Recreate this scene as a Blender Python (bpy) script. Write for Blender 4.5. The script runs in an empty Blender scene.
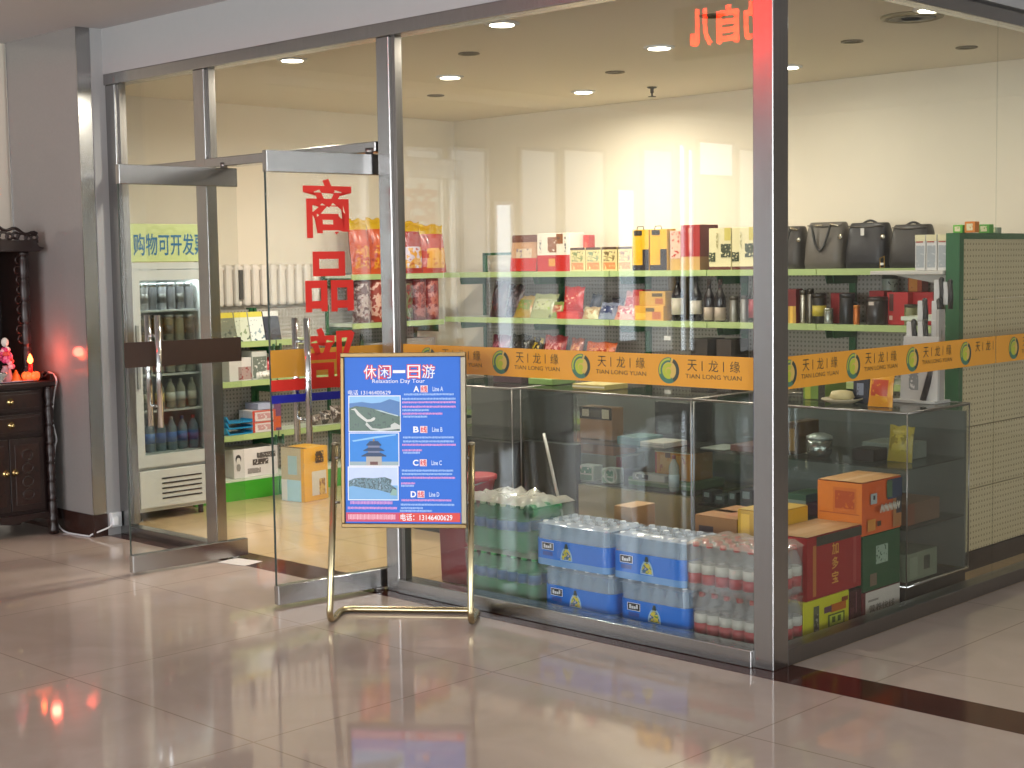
import bpy, math, random
from mathutils import Vector, Matrix
R = math.radians
random.seed(7)
S = bpy.context.scene
COL = S.collection

# ------------------------------------------------------------------ camera, world, exposure
YAW, PIT, ROL, FPX = R(43.987), R(4.6128), R(-.85607), 1489.0
CAMP = Vector((3.2322, -4.7932, 1.6))
FWD = Vector((-math.sin(YAW) * math.cos(PIT), math.cos(YAW) * math.cos(PIT), -math.sin(PIT)))
_r = FWD.cross(Vector((0, 0, 1))).normalized(); _u = _r.cross(FWD)
RGT = _r * math.cos(ROL) + _u * math.sin(ROL); UPV = _u * math.cos(ROL) - _r * math.sin(ROL)
cd = bpy.data.cameras.new('camera'); co = bpy.data.objects.new('camera', cd); COL.objects.link(co)
cd.sensor_width = 36; cd.lens = 36 * FPX / 1024; cd.clip_start = .05
m = Matrix.Identity(4)
for i in range(3):
    m[i][0], m[i][1], m[i][2], m[i][3] = RGT[i], UPV[i], -FWD[i], CAMP[i]
co.matrix_world = m
S.camera = co
S.view_settings.view_transform = 'Standard'; S.view_settings.look = 'None'
S.view_settings.gamma = 1; S.view_settings.use_curve_mapping = False
S.view_settings.exposure = 0.62
try:
    S.cycles.transparent_max_bounces = 40; S.cycles.max_bounces = 10; S.cycles.diffuse_bounces = 4
    S.cycles.glossy_bounces = 5; S.cycles.use_denoising = True; S.cycles.caustics_reflective = False
    S.cycles.sample_clamp_indirect = 4
except Exception: pass
W = bpy.data.worlds.new('daylight'); S.world = W; W.use_nodes = True
bg = W.node_tree.nodes['Background']; bg.inputs[0].default_value = (.80, .90, 1, 1); bg.inputs[1].default_value = 1.6

def hit(px, py, ax, val):            # the point of the place that a spot of the photograph shows, on the plane axis = val
    d = FWD + RGT * ((px - 512) / FPX) - UPV * ((py - 384) / FPX)
    return CAMP + d * ((val - CAMP[ax]) / d[ax])

def lamp(name, loc, size, power, col, rot=(0, 0, 0), sy=None, spread=None):
    l = bpy.data.lights.new(name, 'AREA'); l.energy = power; l.color = col; l.size = size
    if sy: l.shape = 'RECTANGLE'; l.size_y = sy
    if spread: l.spread = R(spread)
    o = bpy.data.objects.new(name, l); o.location = loc; o.rotation_euler = rot; COL.objects.link(o); return o
FILL = (.93, .97, 1.0)
# unseen area lamps added to light the hall, standing in for window daylight (behind the viewer and on the viewer's right)
lamp('fill_south', (1.0, -12.8, 1.8), 9.0, 620, FILL, (R(90), 0, 0), 2.6)
lamp('fill_east', (7.9, -3.5, 1.8), 6.0, 270, FILL, (R(90), 0, R(90)), 2.6)

# ------------------------------------------------------------------ materials
def lin(c): return c / 12.92 if c <= .04045 else ((c + .055) / 1.055) ** 2.4
def hx(h, a=1):
    h = h.lstrip('#'); return tuple(lin(int(h[i:i + 2], 16) / 255) for i in (0, 2, 4)) + (a,)
MC = {}
def mat(h, rough=.5, metal=0, noise=.06, scale=30, bump=0, emit=0, spec=.5):
    k = ('p', h, rough, metal, noise, scale, bump, emit, spec)
    if k in MC: return MC[k]
    m = bpy.data.materials.new('finish_' + h.strip('#')); m.use_nodes = True
    N = m.node_tree.nodes; L = m.node_tree.links; b = N['Principled BSDF']
    b.inputs['Roughness'].default_value = rough; b.inputs['Metallic'].default_value = metal
    b.inputs['Specular IOR Level'].default_value = spec
    tc = N.new('ShaderNodeTexCoord'); nz = N.new('ShaderNodeTexNoise'); nz.inputs['Scale'].default_value = scale
    nz.inputs['Detail'].default_value = 4; L.new(tc.outputs['Object'], nz.inputs['Vector'])
    hs = N.new('ShaderNodeMix'); hs.data_type = 'RGBA'; c = hx(h)
    hs.inputs[6].default_value = tuple(v * (1 - noise) for v in c[:3]) + (1,)
    hs.inputs[7].default_value = tuple(min(1, v * (1 + noise)) for v in c[:3]) + (1,)
    L.new(nz.outputs['Fac'], hs.inputs[0]); L.new(hs.outputs[2], b.inputs['Base Color'])
    if bump:
        bp = N.new('ShaderNodeBump'); bp.inputs['Strength'].default_value = bump; bp.inputs['Distance'].default_value = .01
        L.new(nz.outputs['Fac'], bp.inputs['Height']); L.new(bp.outputs[0], b.inputs['Normal'])
    if emit:
        L.new(hs.outputs[2], b.inputs['Emission Color']); b.inputs['Emission Strength'].default_value = emit
    MC[k] = m; return m

def printed(cols, scale=18, rough=.35, detail=2):        # a busy printed surface: patches of several inks
    k = ('pr', tuple(cols), scale, rough)
    if k in MC: return MC[k]
    m = bpy.data.materials.new('print_' + cols[0].strip('#')); m.use_nodes = True
    N = m.node_tree.nodes; L = m.node_tree.links; b = N['Principled BSDF']; b.inputs['Roughness'].default_value = rough
    tc = N.new('ShaderNodeTexCoord'); nz = N.new('ShaderNodeTexNoise'); nz.inputs['Scale'].default_value = scale
    nz.inputs['Detail'].default_value = detail; L.new(tc.outputs['Object'], nz.inputs['Vector'])
    cr = N.new('ShaderNodeValToRGB'); cr.color_ramp.interpolation = 'CONSTANT'; n = len(cols)
    el = cr.color_ramp.elements
    while len(el) < n: el.new(.5)
    for i, c in enumerate(cols):
        el[i].position = 0 if i == 0 else .36 + .28 * (i - 1) / max(1, n - 2) if n > 2 else .5
        el[i].color = hx(c)
    L.new(nz.outputs['Fac'], cr.inputs[0]); L.new(cr.outputs[0], b.inputs['Base Color'])
    MC[k] = m; return m

def glass(tint='#f4faf8', refl=1.0, rough=.0, name='pane_glass', haze=0):
    k = ('g', tint, refl, rough, haze)
    if k in MC: return MC[k]
    m = bpy.data.materials.new(name); m.use_nodes = True; N = m.node_tree.nodes; L = m.node_tree.links
    N.remove(N['Principled BSDF']); out = N['Material Output']
    t = N.new('ShaderNodeBsdfTransparent'); t.inputs[0].default_value = hx(tint)
    g = N.new('ShaderNodeBsdfGlossy'); g.inputs['Roughness'].default_value = rough
    f = N.new('ShaderNodeLayerWeight'); f.inputs['Blend'].default_value = .5        # Schlick's approximation, the same from both sides
    pw = N.new('ShaderNodeMath'); pw.operation = 'POWER'; pw.inputs[1].default_value = 5; L.new(f.outputs['Facing'], pw.inputs[0])
    mu = N.new('ShaderNodeMath'); mu.operation = 'MULTIPLY_ADD'; mu.inputs[1].default_value = .96 * refl; mu.inputs[2].default_value = .042 * refl; mu.use_clamp = True
    mx = N.new('ShaderNodeMixShader'); L.new(pw.outputs[0], mu.inputs[0]); L.new(mu.outputs[0], mx.inputs[0])
    src = t
    if haze:
        d = N.new('ShaderNodeBsdfDiffuse'); d.inputs[0].default_value = hx(tint)
        h = N.new('ShaderNodeMixShader'); h.inputs[0].default_value = haze
        L.new(t.outputs[0], h.inputs[1]); L.new(d.outputs[0], h.inputs[2]); src = h
    L.new(src.outputs[0], mx.inputs[1]); L.new(g.outputs[0], mx.inputs[2]); L.new(mx.outputs[0], out.inputs[0])
    MC[k] = m; return m

def film(h, opac, rough=.25):        # tinted plastic film or sticker: partly see-through
    k = ('f', h, opac, rough)
    if k in MC: return MC[k]
    m = bpy.data.materials.new('film_' + h.strip('#')); m.use_nodes = True; N = m.node_tree.nodes; L = m.node_tree.links
    b = N['Principled BSDF']; out = N['Material Output']; b.inputs['Base Color'].default_value = hx(h); b.inputs['Roughness'].default_value = rough
    tc = N.new('ShaderNodeTexCoord'); nz = N.new('ShaderNodeTexNoise'); nz.inputs['Scale'].default_value = 14
    L.new(tc.outputs['Object'], nz.inputs['Vector']); bp = N.new('ShaderNodeBump'); bp.inputs['Strength'].default_value = .25
    L.new(nz.outputs['Fac'], bp.inputs['Height']); L.new(bp.outputs[0], b.inputs['Normal'])
    t = N.new('ShaderNodeBsdfTransparent'); mx = N.new('ShaderNodeMixShader'); mx.inputs[0].default_value = opac
    c = hx(h); t.inputs[0].default_value = tuple(.55 + .45 * v for v in c[:3]) + (1,)
    L.new(t.outputs[0], mx.inputs[1]); L.new(b.outputs[0], mx.inputs[2]); L.new(mx.outputs[0], out.inputs[0])
    MC[k] = m; return m

def brushed(h='#b4b6b8', rough=.28, streak=.18):
    k = ('br', h, rough, streak)
    if k in MC: return MC[k]
    m = bpy.data.materials.new('brushed_steel'); m.use_nodes = True; N = m.node_tree.nodes; L = m.node_tree.links
    b = N['Principled BSDF']; b.inputs['Metallic'].default_value = 1; b.inputs['Roughness'].default_value = rough
    tc = N.new('ShaderNodeTexCoord'); mp = N.new('ShaderNodeMapping'); mp.inputs['Scale'].default_value = (220, 220, 3)
    nz = N.new('ShaderNodeTexNoise'); nz.inputs['Scale'].default_value = 1; nz.inputs['Detail'].default_value = 3
    L.new(tc.outputs['Object'], mp.inputs[0]); L.new(mp.outputs[0], nz.inputs['Vector'])
    x = N.new('ShaderNodeMix'); x.data_type = 'RGBA'; c = hx(h)
    x.inputs[6].default_value = tuple(v * (1 - streak) for v in c[:3]) + (1,); x.inputs[7].default_value = tuple(min(1, v * (1 + streak)) for v in c[:3]) + (1,)
    L.new(nz.outputs['Fac'], x.inputs[0]); L.new(x.outputs[2], b.inputs['Base Color']); MC[k] = m; return m

def tiles(h, joint, sx, sy, ox, oy, rough=.09, vein=.10, jw=.004):
    k = ('t', h, sx, ox)
    if k in MC: return MC[k]
    m = bpy.data.materials.new('polished_tile'); m.use_nodes = True; N = m.node_tree.nodes; L = m.node_tree.links
    b = N['Principled BSDF']; b.inputs['Roughness'].default_value = rough; b.inputs['Specular IOR Level'].default_value = .45
    tc = N.new('ShaderNodeTexCoord'); mp = N.new('ShaderNodeMapping'); mp.inputs['Location'].default_value = (-ox, -oy, 0)
    L.new(tc.outputs['Object'], mp.inputs[0])
    br = N.new('ShaderNodeTexBrick'); br.offset = 0; br.squash = 1; br.inputs['Scale'].default_value = 1
    br.inputs['Brick Width'].default_value = sx; br.inputs['Row Height'].default_value = sy; br.inputs['Mortar Size'].default_value = jw
    br.inputs['Mortar Smooth'].default_value = .3; c = hx(h)
    br.inputs['Color1'].default_value = c; br.inputs['Color2'].default_value = tuple(v * .975 for v in c[:3]) + (1,); br.inputs['Mortar'].default_value = hx(joint)
    L.new(mp.outputs[0], br.inputs['Vector'])
    nz = N.new('ShaderNodeTexNoise'); nz.inputs['Scale'].default_value = 2.2; nz.inputs['Detail'].default_value = 8; nz.inputs['Distortion'].default_value = 1.2
    L.new(tc.outputs['Object'], nz.inputs['Vector'])
    cr = N.new('ShaderNodeValToRGB'); cr.color_ramp.elements[0].position = .3; cr.color_ramp.elements[1].position = .7
    cr.color_ramp.elements[0].color = (1 - vein, 1 - vein, 1 - vein * 1.2, 1); cr.color_ramp.elements[1].color = (1 + vein * .4,) * 3 + (1,)
    L.new(nz.outputs['Fac'], cr.inputs[0])
    mu = N.new('ShaderNodeMix'); mu.data_type = 'RGBA'; mu.blend_type = 'MULTIPLY'; mu.inputs[0].default_value = 1
    L.new(br.outputs['Color'], mu.inputs[6]); L.new(cr.outputs[0], mu.inputs[7]); L.new(mu.outputs[2], b.inputs['Base Color'])
    MC[k] = m; return m

def pegs(h, hole, step=.025, rad=.30):       # perforated metal board: round holes on a square grid (object x/y and z)
    k = ('pg', h, step)
    if k in MC: return MC[k]
    m = bpy.data.materials.new('perforated_board'); m.use_nodes = True; N = m.node_tree.nodes; L = m.node_tree.links
    b = N['Principled BSDF']; b.inputs['Roughness'].default_value = .45
    tc = N.new('ShaderNodeTexCoord'); sp = N.new('ShaderNodeSeparateXYZ'); L.new(tc.outputs['Object'], sp.inputs[0])
    ad = N.new('ShaderNodeMath'); ad.operation = 'ADD'; L.new(sp.outputs[0], ad.inputs[0]); L.new(sp.outputs[1], ad.inputs[1])
    def fr(sock):
        a = N.new('ShaderNodeMath'); a.operation = 'DIVIDE'; a.inputs[1].default_value = step; L.new(sock, a.inputs[0])
        f = N.new('ShaderNodeMath'); f.operation = 'FRACT'; L.new(a.outputs[0], f.inputs[0])
        s = N.new('ShaderNodeMath'); s.operation = 'SUBTRACT'; s.inputs[1].default_value = .5; L.new(f.outputs[0], s.inputs[0])
        q = N.new('ShaderNodeMath'); q.operation = 'MULTIPLY'; L.new(s.outputs[0], q.inputs[0]); L.new(s.outputs[0], q.inputs[1]); return q
    a, z = fr(ad.outputs[0]), fr(sp.outputs[2])
    s = N.new('ShaderNodeMath'); s.operation = 'ADD'; L.new(a.outputs[0], s.inputs[0]); L.new(z.outputs[0], s.inputs[1])
    lt = N.new('ShaderNodeMath'); lt.operation = 'LESS_THAN'; lt.inputs[1].default_value = rad * rad; L.new(s.outputs[0], lt.inputs[0])
    x = N.new('ShaderNodeMix'); x.data_type = 'RGBA'; x.inputs[6].default_value = hx(h); x.inputs[7].default_value = hx(hole)
    L.new(lt.outputs[0], x.inputs[0]); L.new(x.outputs[2], b.inputs['Base Color']); MC[k] = m; return m

# ------------------------------------------------------------------ mesh builder
class MB:
    def __init__(s): s.v, s.f, s.mi, s.sm, s.ms = [], [], [], [], []
    def slot(s, m):
        if m not in s.ms: s.ms.append(m)
        return s.ms.index(m)
    def add(s, vs, fs, m, smooth=False):
        b = len(s.v); s.v += [tuple(p) for p in vs]; k = s.slot(m)
        for f in fs: s.f.append([b + i for i in f]); s.mi.append(k); s.sm.append(smooth)
        return s
    def box(s, x0, y0, z0, x1, y1, z1, m):
        if x0 > x1: x0, x1 = x1, x0
        if y0 > y1: y0, y1 = y1, y0
        if z0 > z1: z0, z1 = z1, z0
        v = [(x0, y0, z0), (x1, y0, z0), (x1, y1, z0), (x0, y1, z0), (x0, y0, z1), (x1, y0, z1), (x1, y1, z1), (x0, y1, z1)]
        return s.add(v, [(3, 2, 1, 0), (4, 5, 6, 7), (0, 1, 5, 4), (1, 2, 6, 5), (2, 3, 7, 6), (3, 0, 4, 7)], m)
    def poly(s, pts, m): return s.add(pts, [list(range(len(pts)))], m)
    def rect(s, x0, z0, x1, z1, y, m): return s.poly([(x0, y, z0), (x1, y, z0), (x1, y, z1), (x0, y, z1)], m)
    def prism(s, pts, y0, y1, m):            # outline in x-z, from y0 to y1
        n = len(pts); v = [(x, y0, z) for x, z in pts] + [(x, y1, z) for x, z in pts]
        f = [list(range(n)), list(range(2 * n - 1, n - 1, -1))] + [(i, i + n, (i + 1) % n + n, (i + 1) % n) for i in range(n)]
        return s.add(v, f, m)
    def lathe(s, prof, m, c=(0, 0, 0), n=16, smooth=True):
        v, f = [], []
        for r, z in prof:
            for i in range(n):
                a = 2 * math.pi * i / n; v.append((c[0] + r * math.cos(a), c[1] + r * math.sin(a), c[2] + z))
        for k in range(len(prof) - 1):
            for i in range(n): j = (i + 1) % n; f.append((k * n + i, k * n + j, (k + 1) * n + j, (k + 1) * n + i))
        f.append(list(range(n - 1, -1, -1))); f.append([(len(prof) - 1) * n + i for i in range(n)])
        return s.add(v, f, m, smooth)
    def tube(s, path, r, m, n=8, closed=False):
        P = [Vector(p) for p in path]; v, f = [], []; k = len(P)
        T = [(P[(i + 1) % k if closed else min(i + 1, k - 1)] - P[(i - 1) % k if closed else max(i - 1, 0)]).normalized() for i in range(k)]
        a = T[0].orthogonal().normalized()
        for i in range(k):
            a = (a - T[i] * a.dot(T[i])); a = a.normalized() if a.length > 1e-6 else T[i].orthogonal().normalized()
            b = T[i].cross(a)
            for j in range(n):
                t = 2 * math.pi * j / n; v.append(P[i] + (a * math.cos(t) + b * math.sin(t)) * r)
        for i in range(k if closed else k - 1):
            i2 = (i + 1) % k
            for j in range(n): q = (j + 1) % n; f.append((i * n + j, i * n + q, i2 * n + q, i2 * n + j))
        if not closed: f.append(list(range(n - 1, -1, -1))); f.append([(k - 1) * n + j for j in range(n)])
        return s.add(v, f, m, True)
    def ball(s, c, r, m, sx=1, sy=1, sz=1, n=12, k=8):
        v, f = [], []
        for i in range(k + 1):
            t = math.pi * i / k
            for j in range(n):
                p = 2 * math.pi * j / n
                v.append((c[0] + r * sx * math.sin(t) * math.cos(p), c[1] + r * sy * math.sin(t) * math.sin(p), c[2] + r * sz * math.cos(t)))
        for i in range(k):
            for j in range(n): q = (j + 1) % n; f.append((i * n + j, (i + 1) * n + j, (i + 1) * n + q, i * n + q))
        return s.add(v, f, m, True)
    def build(s, name, parent=None, label=None, kind=None, bevel=0, loc=None, rot=None):
        me = bpy.data.meshes.new(name); me.from_pydata(s.v, [], s.f)
        for m in s.ms: me.materials.append(m)
        me.polygons.foreach_set('material_index', s.mi); me.polygons.foreach_set('use_smooth', s.sm); me.update()
        o = bpy.data.objects.new(name, me); COL.objects.link(o)
        if parent: o.parent = parent
        if loc: o.location = loc
        if rot: o.rotation_euler = rot
        if label: o['label'] = label
        if kind: o['kind'] = kind
        if bevel:
            b = o.modifiers.new('edge', 'BEVEL'); b.width = bevel; b.segments = 2; b.limit_method = 'ANGLE'; b.angle_limit = R(50)
        return o

def thing(name, label, cat, loc=(0, 0, 0), rotz=0, group=None, kind=None):
    o = bpy.data.objects.new(name, None); o.empty_display_size = .05; COL.objects.link(o)
    o.location = loc; o.rotation_euler = (0, 0, rotz)
    if kind: o['kind'] = kind
    if label: o['label'] = label
    if cat: o['category'] = cat
    if group: o['group'] = group
    return o
def tag(o, label, cat, group=None):
    o['label'] = label; o['category'] = cat
    if group: o['group'] = group
    return o
def copy_tree(o, parent=None):
    c = o.copy(); COL.objects.link(c)
    if parent: c.parent = parent
    for ch in [q for q in bpy.data.objects if q.parent == o]: copy_tree(ch, c)
    return c

TX = {}
def text_polys(body, bold=0):
    k = (body, bold)
    if k not in TX:
        c = bpy.data.curves.new('wording', 'FONT'); c.body = body; c.size = 1; c.offset = bold; c.resolution_u = 3
        o = bpy.data.objects.new('wording', c); COL.objects.link(o); bpy.context.view_layer.update()
        me = bpy.data.meshes.new_from_object(o.evaluated_get(bpy.context.evaluated_depsgraph_get()))
        v = [tuple(p.co) for p in me.vertices]; f = [list(p.vertices) for p in me.polygons]
        bpy.data.objects.remove(o); bpy.data.curves.remove(c); bpy.data.meshes.remove(me); TX[k] = (v, f)
    return TX[k]
def word(mb, body, x0, z0, x1, z1, y, m, bold=0, fn=None, mirror=False):     # lettering fitted into a rectangle of the x-z plane at depth y
    v, f = text_polys(body, bold)
    if not v: return mb
    ax, bx_ = min(p[0] for p in v), max(p[0] for p in v); az, bz = min(p[1] for p in v), max(p[1] for p in v)
    pts = []
    for p in v:
        u = (p[0] - ax) / max(1e-6, bx_ - ax); w = (p[1] - az) / max(1e-6, bz - az)
        q = (x0 + (x1 - x0) * u, y, z0 + (z1 - z0) * w); pts.append(fn(q) if fn else q)
    return mb.add(pts, f, m)

# ------------------------------------------------------------------ finishes used all over
STEEL = brushed('#a8a7a6', .24, .12); STEELD = brushed('#8a8682', .36, .12); CHROME = mat('#d9dcdd', .10, 1, .02)
PANE = glass('#fafbfa', 1.0); CASEGLASS = glass('#f1f4f2', .9, name='case_glass')
WHITE = mat('#dcdcda', .6); BLACK = mat('#161616', .45); DARKWOOD = mat('#20100d', .38, 0, .3, 12); GREEN = mat('#1f5a33', .4); LIME = mat('#a0b478', .35)
TAN = mat('#c4a06c', .7, 0, .08, 20)

# ------------------------------------------------------------------ the setting
def shell(name, box, m, **k):
    return MB().box(*box, m).build(name, kind='structure', **k)
HALLT = tiles('#b6a69b', '#9c8b7e', 1.2, 1.15, .37, -.72, .055, .10)
SHOPT = tiles('#c4a982', '#a08a66', .6, .6, .1, .12, .12, .10)
MB().box(-9, -13.1, -.1, 8, -.1, 0, HALLT).box(0, .13, -.1, 8, 8, 0, HALLT).build('floor', kind='structure')
MB().box(-8, .13, -.1, 0, 8, 0, SHOPT).build('floor.001', kind='structure')
MARBLE = mat('#43201a', .10, 0, .25, 9)
MB().box(-8, -.10, -.1, 8, .13, .001, MARBLE).build('trim_1', kind='structure')
CEILM = mat('#c3c3c5', .8, 0, .02)
shell('ceiling', (-9, -1.6, 3.02, 8, 8, 3.2), CEILM)                      # low hall ceiling in front of the shop
MB().box(-9, -13.1, 3.6, 8, -1.6, 3.7, CEILM).box(-9, -1.7, 3.2, 8, -1.6, 3.7, CEILM).build('ceiling.001', kind='structure')
SHOPCEIL = mat('#ddd5c6', .8, 0, .02)
shell('ceiling.002', (-5.6, .09, 2.76, -.08, 3.72, 2.82), SHOPCEIL)       # inside the shop
PILW = mat('#b9b3ab', .6, 0, .03)
CREAM = mat('#dbd1bd', .75, 0, .03, 6)
shell('wall_back', (-5.7, 3.72, 0, 0, 3.85, 3.02), CREAM)
shell('wall_left', (-5.75, -1.78, 0, -5.6, 3.72, 3.1), mat('#e2d9c8', .6, 0, .03, 5))
shell('wall_left.001', (-9.1, -13.1, 0, -8.95, -1.6, 3.7), mat('#cfcac2', .6, 0, .03, 5))
shell('wall_side', (-9, -1.75, 0, -5.74, -1.6, 3.7), PILW)
shell('trim_30', (-8.95, -13.0, 3.42, -8.87, -1.75, 3.5), mat('#e8e8e6', .4))
PALE = mat('#a4a4a4', .7, 0, .02)
MB().box(-4.74, -.02, 2.755, .0, .09, 3.02, PALE).box(-.09, .0, 2.77, .0, 3.72, 3.02, PALE).build('wall_front', kind='structure')     # band of wall above the glazing
MB().box(-5.6, -.05, 0, -4.85, .1, 3.02, PALE).box(-4.85, -.094, 0, -4.709, .09, 3.02, PALE).build('wall_front.001', kind='structure')
shell('wall_far', (-9, -13.1, 0, 8, -13, 3.7), PILW)
shell('wall_right', (8, -13.1, 0, 8.1, 8, 3.7), PILW)
shell('wall_end', (0, 8, 0, 8, 8.1, 3.1), mat('#a79f92', .6))
# stone-clad pillar beside the shop front
PIL = mat('#8b8885', .13, 0, .05, 60)
p = MB().box(-5.56, -.18, .135, -4.722, -.095, 3.02, PIL).build('wall_pillar', kind='structure')
MB().box(-4.722, -.185, .135, -4.716, -.095, 3.02, STEEL).box(-5.575, -.185, .135, -5.56, -.05, 3.02, CHROME).build('edge_strip', p)
MB().box(-5.57, -.19, 0, -4.71, -.095, .135, mat('#33201b', .25)).build('baseboard_front', kind='structure')

# stainless steel frame of the shop front, one member at a time
def member(n, box, m=STEEL): return MB().box(*box, m).build('trim_%d' % n, kind='structure', bevel=.004)
member(2, (-4.708, -.01, 0, -4.61, .06, 2.69)); member(3, (-3.80, -.01, 0, -3.70, .06, 2.69)); member(4, (-2.262, -.01, 0, -2.172, .06, 2.69))
member(5, (-.092, -.004, 0, .002, .1, 2.69))
member(6, (-4.708, -.02, 2.69, .002, .08, 2.755)); member(7, (-.085, .1, 2.69, -.005, 3.72, 2.755))
member(8, (-4.61, -.0, 2.15, -3.80, .06, 2.20)); member(9, (-3.70, -.02, 2.15, -2.27, .08, 2.20))
member(10, (-4.61, -.01, 0, -3.80, .07, .055)); member(11, (-2.172, -.02, 0, -.092, .08, .07)); member(12, (-.085, .1, 0, .0, 3.72, .065), STEELD)
# beads beside the glass give the posts their stepped section
for i, (x0, x1) in enumerate([(-4.612, -4.59), (-3.822, -3.80), (-3.702, -3.68), (-2.284, -2.262), (-2.174, -2.150)]):
    MB().box(x0, .012, .07 if i != 2 and i != 3 else 2.2, x1, .055, 2.69, STEELD).build('trim_%d' % (13 + i), kind='structure')

ORANGE = film('#e0a03c', .84); BROWN = mat('#3c2a20', .5)
INK = mat('#3d3a22', .6); RINGG = mat('#47705a', .4); RINGY = mat('#a9b23c', .4)
def emblem(mb, x, z, r, y, fn):
    n = 28
    def ring(r0, r1, a0, a1, m, cz=0, yy=0, k=20, sx=1):
        A = [a0 + (a1 - a0) * i / k for i in range(k + 1)]
        for i in range(k):
            q = [(x + r1 * sx * math.cos(A[i]), y + yy, z + cz + r1 * math.sin(A[i])), (x + r1 * sx * math.cos(A[i + 1]), y + yy, z + cz + r1 * math.sin(A[i + 1])),
                 (x + r0 * sx * math.cos(A[i + 1]), y + yy, z + cz + r0 * math.sin(A[i + 1])), (x + r0 * sx * math.cos(A[i]), y + yy, z + cz + r0 * math.sin(A[i]))]
            mb.add([fn(p) for p in q], [(0, 1, 2, 3)], m)
    ring(0, r * .98, 0, 2 * math.pi, mat('#c6a85c', .4), 0, 0)
    ring(r * .62, r, R(75), R(300), RINGG, 0, -.0006); ring(r * .70, r, R(-60), R(62), mat('#3e463c', .4), 0, -.0006)
    ring(r * .30, r * .60, R(60), R(290), RINGY, -r * .05, -.0009); ring(0, r * .24, 0, 2 * math.pi, RINGY, -r * .1, -.001)
    ring(r * .78, r * .92, R(80), R(200), RINGY, 0, -.0012)
def band(parent, x0, x1, centres, y, fn, back=None):        # printed safety strip stuck on the pane
    b = MB(); b.add([fn(p) for p in [(x0, y, 1.093), (x1, y, 1.093), (x1, y, 1.222), (x0, y, 1.222), (x0, y - .001, 1.093), (x1, y - .001, 1.093), (x1, y - .001, 1.222), (x0, y - .001, 1.222)]],
                    [(3, 2, 1, 0), (4, 5, 6, 7), (0, 1, 5, 4), (1, 2, 6, 5), (2, 3, 7, 6), (3, 0, 4, 7)], ORANGE)
    s = b.build('safety_strip', parent, 'orange printed strip across the glass')
    for c in centres:
        if x0 + .045 < c < x1 - .04:
            e = MB(); emblem(e, c, 1.156, .054, y - .0015, fn); e.build('emblem', s)
        w = MB()
        for q, ch in enumerate('天龙缘'):
            a = c + .095 + q * .105
            if a + .05 < x1: word(w, ch, a, 1.158, a + .048, 1.204, y - .0018, INK, 0, fn)
        for q in (0, 1):
            a = c + .167 + q * .105
            if a < x1: w.add([fn((a, y - .0018, 1.16)), fn((a + .004, y - .0018, 1.16)), fn((a + .004, y - .0018, 1.2)), fn((a, y - .0018, 1.2))], [(0, 1, 2, 3)], INK)
        if c + .36 < x1: word(w, 'TIAN LONG YUAN', c + .085, 1.128, c + .36, 1.146, y - .0018, INK, 0, fn)
        if w.v: w.build('lettering', s)
ident = lambda p: p
side = lambda p: (-p[1], p[0], p[2])           # strip laid along y on the facade that faces +x
def window(n, panes, fn=None):
    w = bpy.data.objects.new('window_%d' % n, None); COL.objects.link(w); w['kind'] = 'structure'
    for b in panes: MB().box(*b, PANE).build('glass_pane', w)
    return w
window(1, [(-4.615, .028, .05, -3.795, .038, 2.155), (-4.615, .028, 2.195, -3.795, .038, 2.695)])
window(2, [(-3.705, .028, 2.195, -2.258, .038, 2.695)])
w3 = window(3, [(-2.178, .028, .065, -.085, .038, 2.695)])
band(w3, -2.148, -.094, [-1.97, -1.487, -1.004, -.526], .0265, ident)
w4 = window(4, [(-.045, .095, .06, -.035, 1.915, 2.695)]); w5 = window(5, [(-.045, 1.921, .06, -.035, 3.72, 2.695)])
band(w4, .102, 1.914, [.155, .631, 1.122, 1.613], .033, side)
band(w5, 1.922, 3.6, [2.106, 2.6, 3.09], .033, side)

# pair of swing doors, both standing open towards the hall; local x runs to the pivot, local -y is the side in view
RED = mat('#dc3026', .4, 0, .04)
def swing_door(n, loc, ang, wd, lab):
    d = bpy.data.objects.new('door_%d' % n, None); COL.objects.link(d); d['kind'] = 'structure'; d['label'] = lab
    d.location = loc; d.rotation_euler = (0, 0, ang)
    MB().box(-wd, -.006, .10, .0, .006, 2.05, PANE).build('glass_pane', d)
    MB().box(-wd - .001, -.0062, .105, -wd + .003, .0062, 2.04, mat('#33403c', .2)).build('glass_edge', d, 'dark polished edge of the glass')
    MB().box(-wd, -.02, 2.04, 0, .02, 2.14, STEEL).build('top_rail', d, bevel=.003)
    MB().box(-wd, -.02, .012, 0, .02, .105, STEEL).build('bottom_rail', d, bevel=.003)
    MB().lathe([(.02, 0), (.02, .03)], STEELD, (-.07, 0, 2.14), 12).lathe([(.025, 0), (.025, .013)], STEELD, (-.07, 0, 0), 12).build('pivot', d)
    for s in (-1, 1):
        h = MB(); x = -wd + .17
        h.tube([(x, s * .055, .77), (x, s * .055, 1.36)], .016, CHROME, 12)
        for z in (.88, 1.25): h.tube([(x, s * .007, z), (x, s * .055, z)], .009, CHROME, 8)
        h.build('handle', d)
    return d
d1 = swing_door(1, (-3.525, .06, 0), R(85.8), .70, 'open glass door on the fridge side')
b = MB().box(-.70, -.0085, 1.09, -.0, -.0065, 1.222, BROWN).build('safety_strip', d1, 'strip seen from its dark brown back')
d2 = swing_door(2, (-2.305, .05, 0), R(83), .65, 'open glass door with red lettering')
MB().box(-.65, -.0085, 1.085, -.0, -.0065, 1.215, ORANGE).build('safety_strip', d2)
MB().box(-.65, -.0085, 1.022, -.0, -.0065, 1.075, RED).build('red_stripe', d2); MB().box(-.65, -.0085, .965, -.0, -.0065, 1.003, mat('#1a1f9c', .4)).build('blue_stripe', d2)
w = MB()
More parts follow.
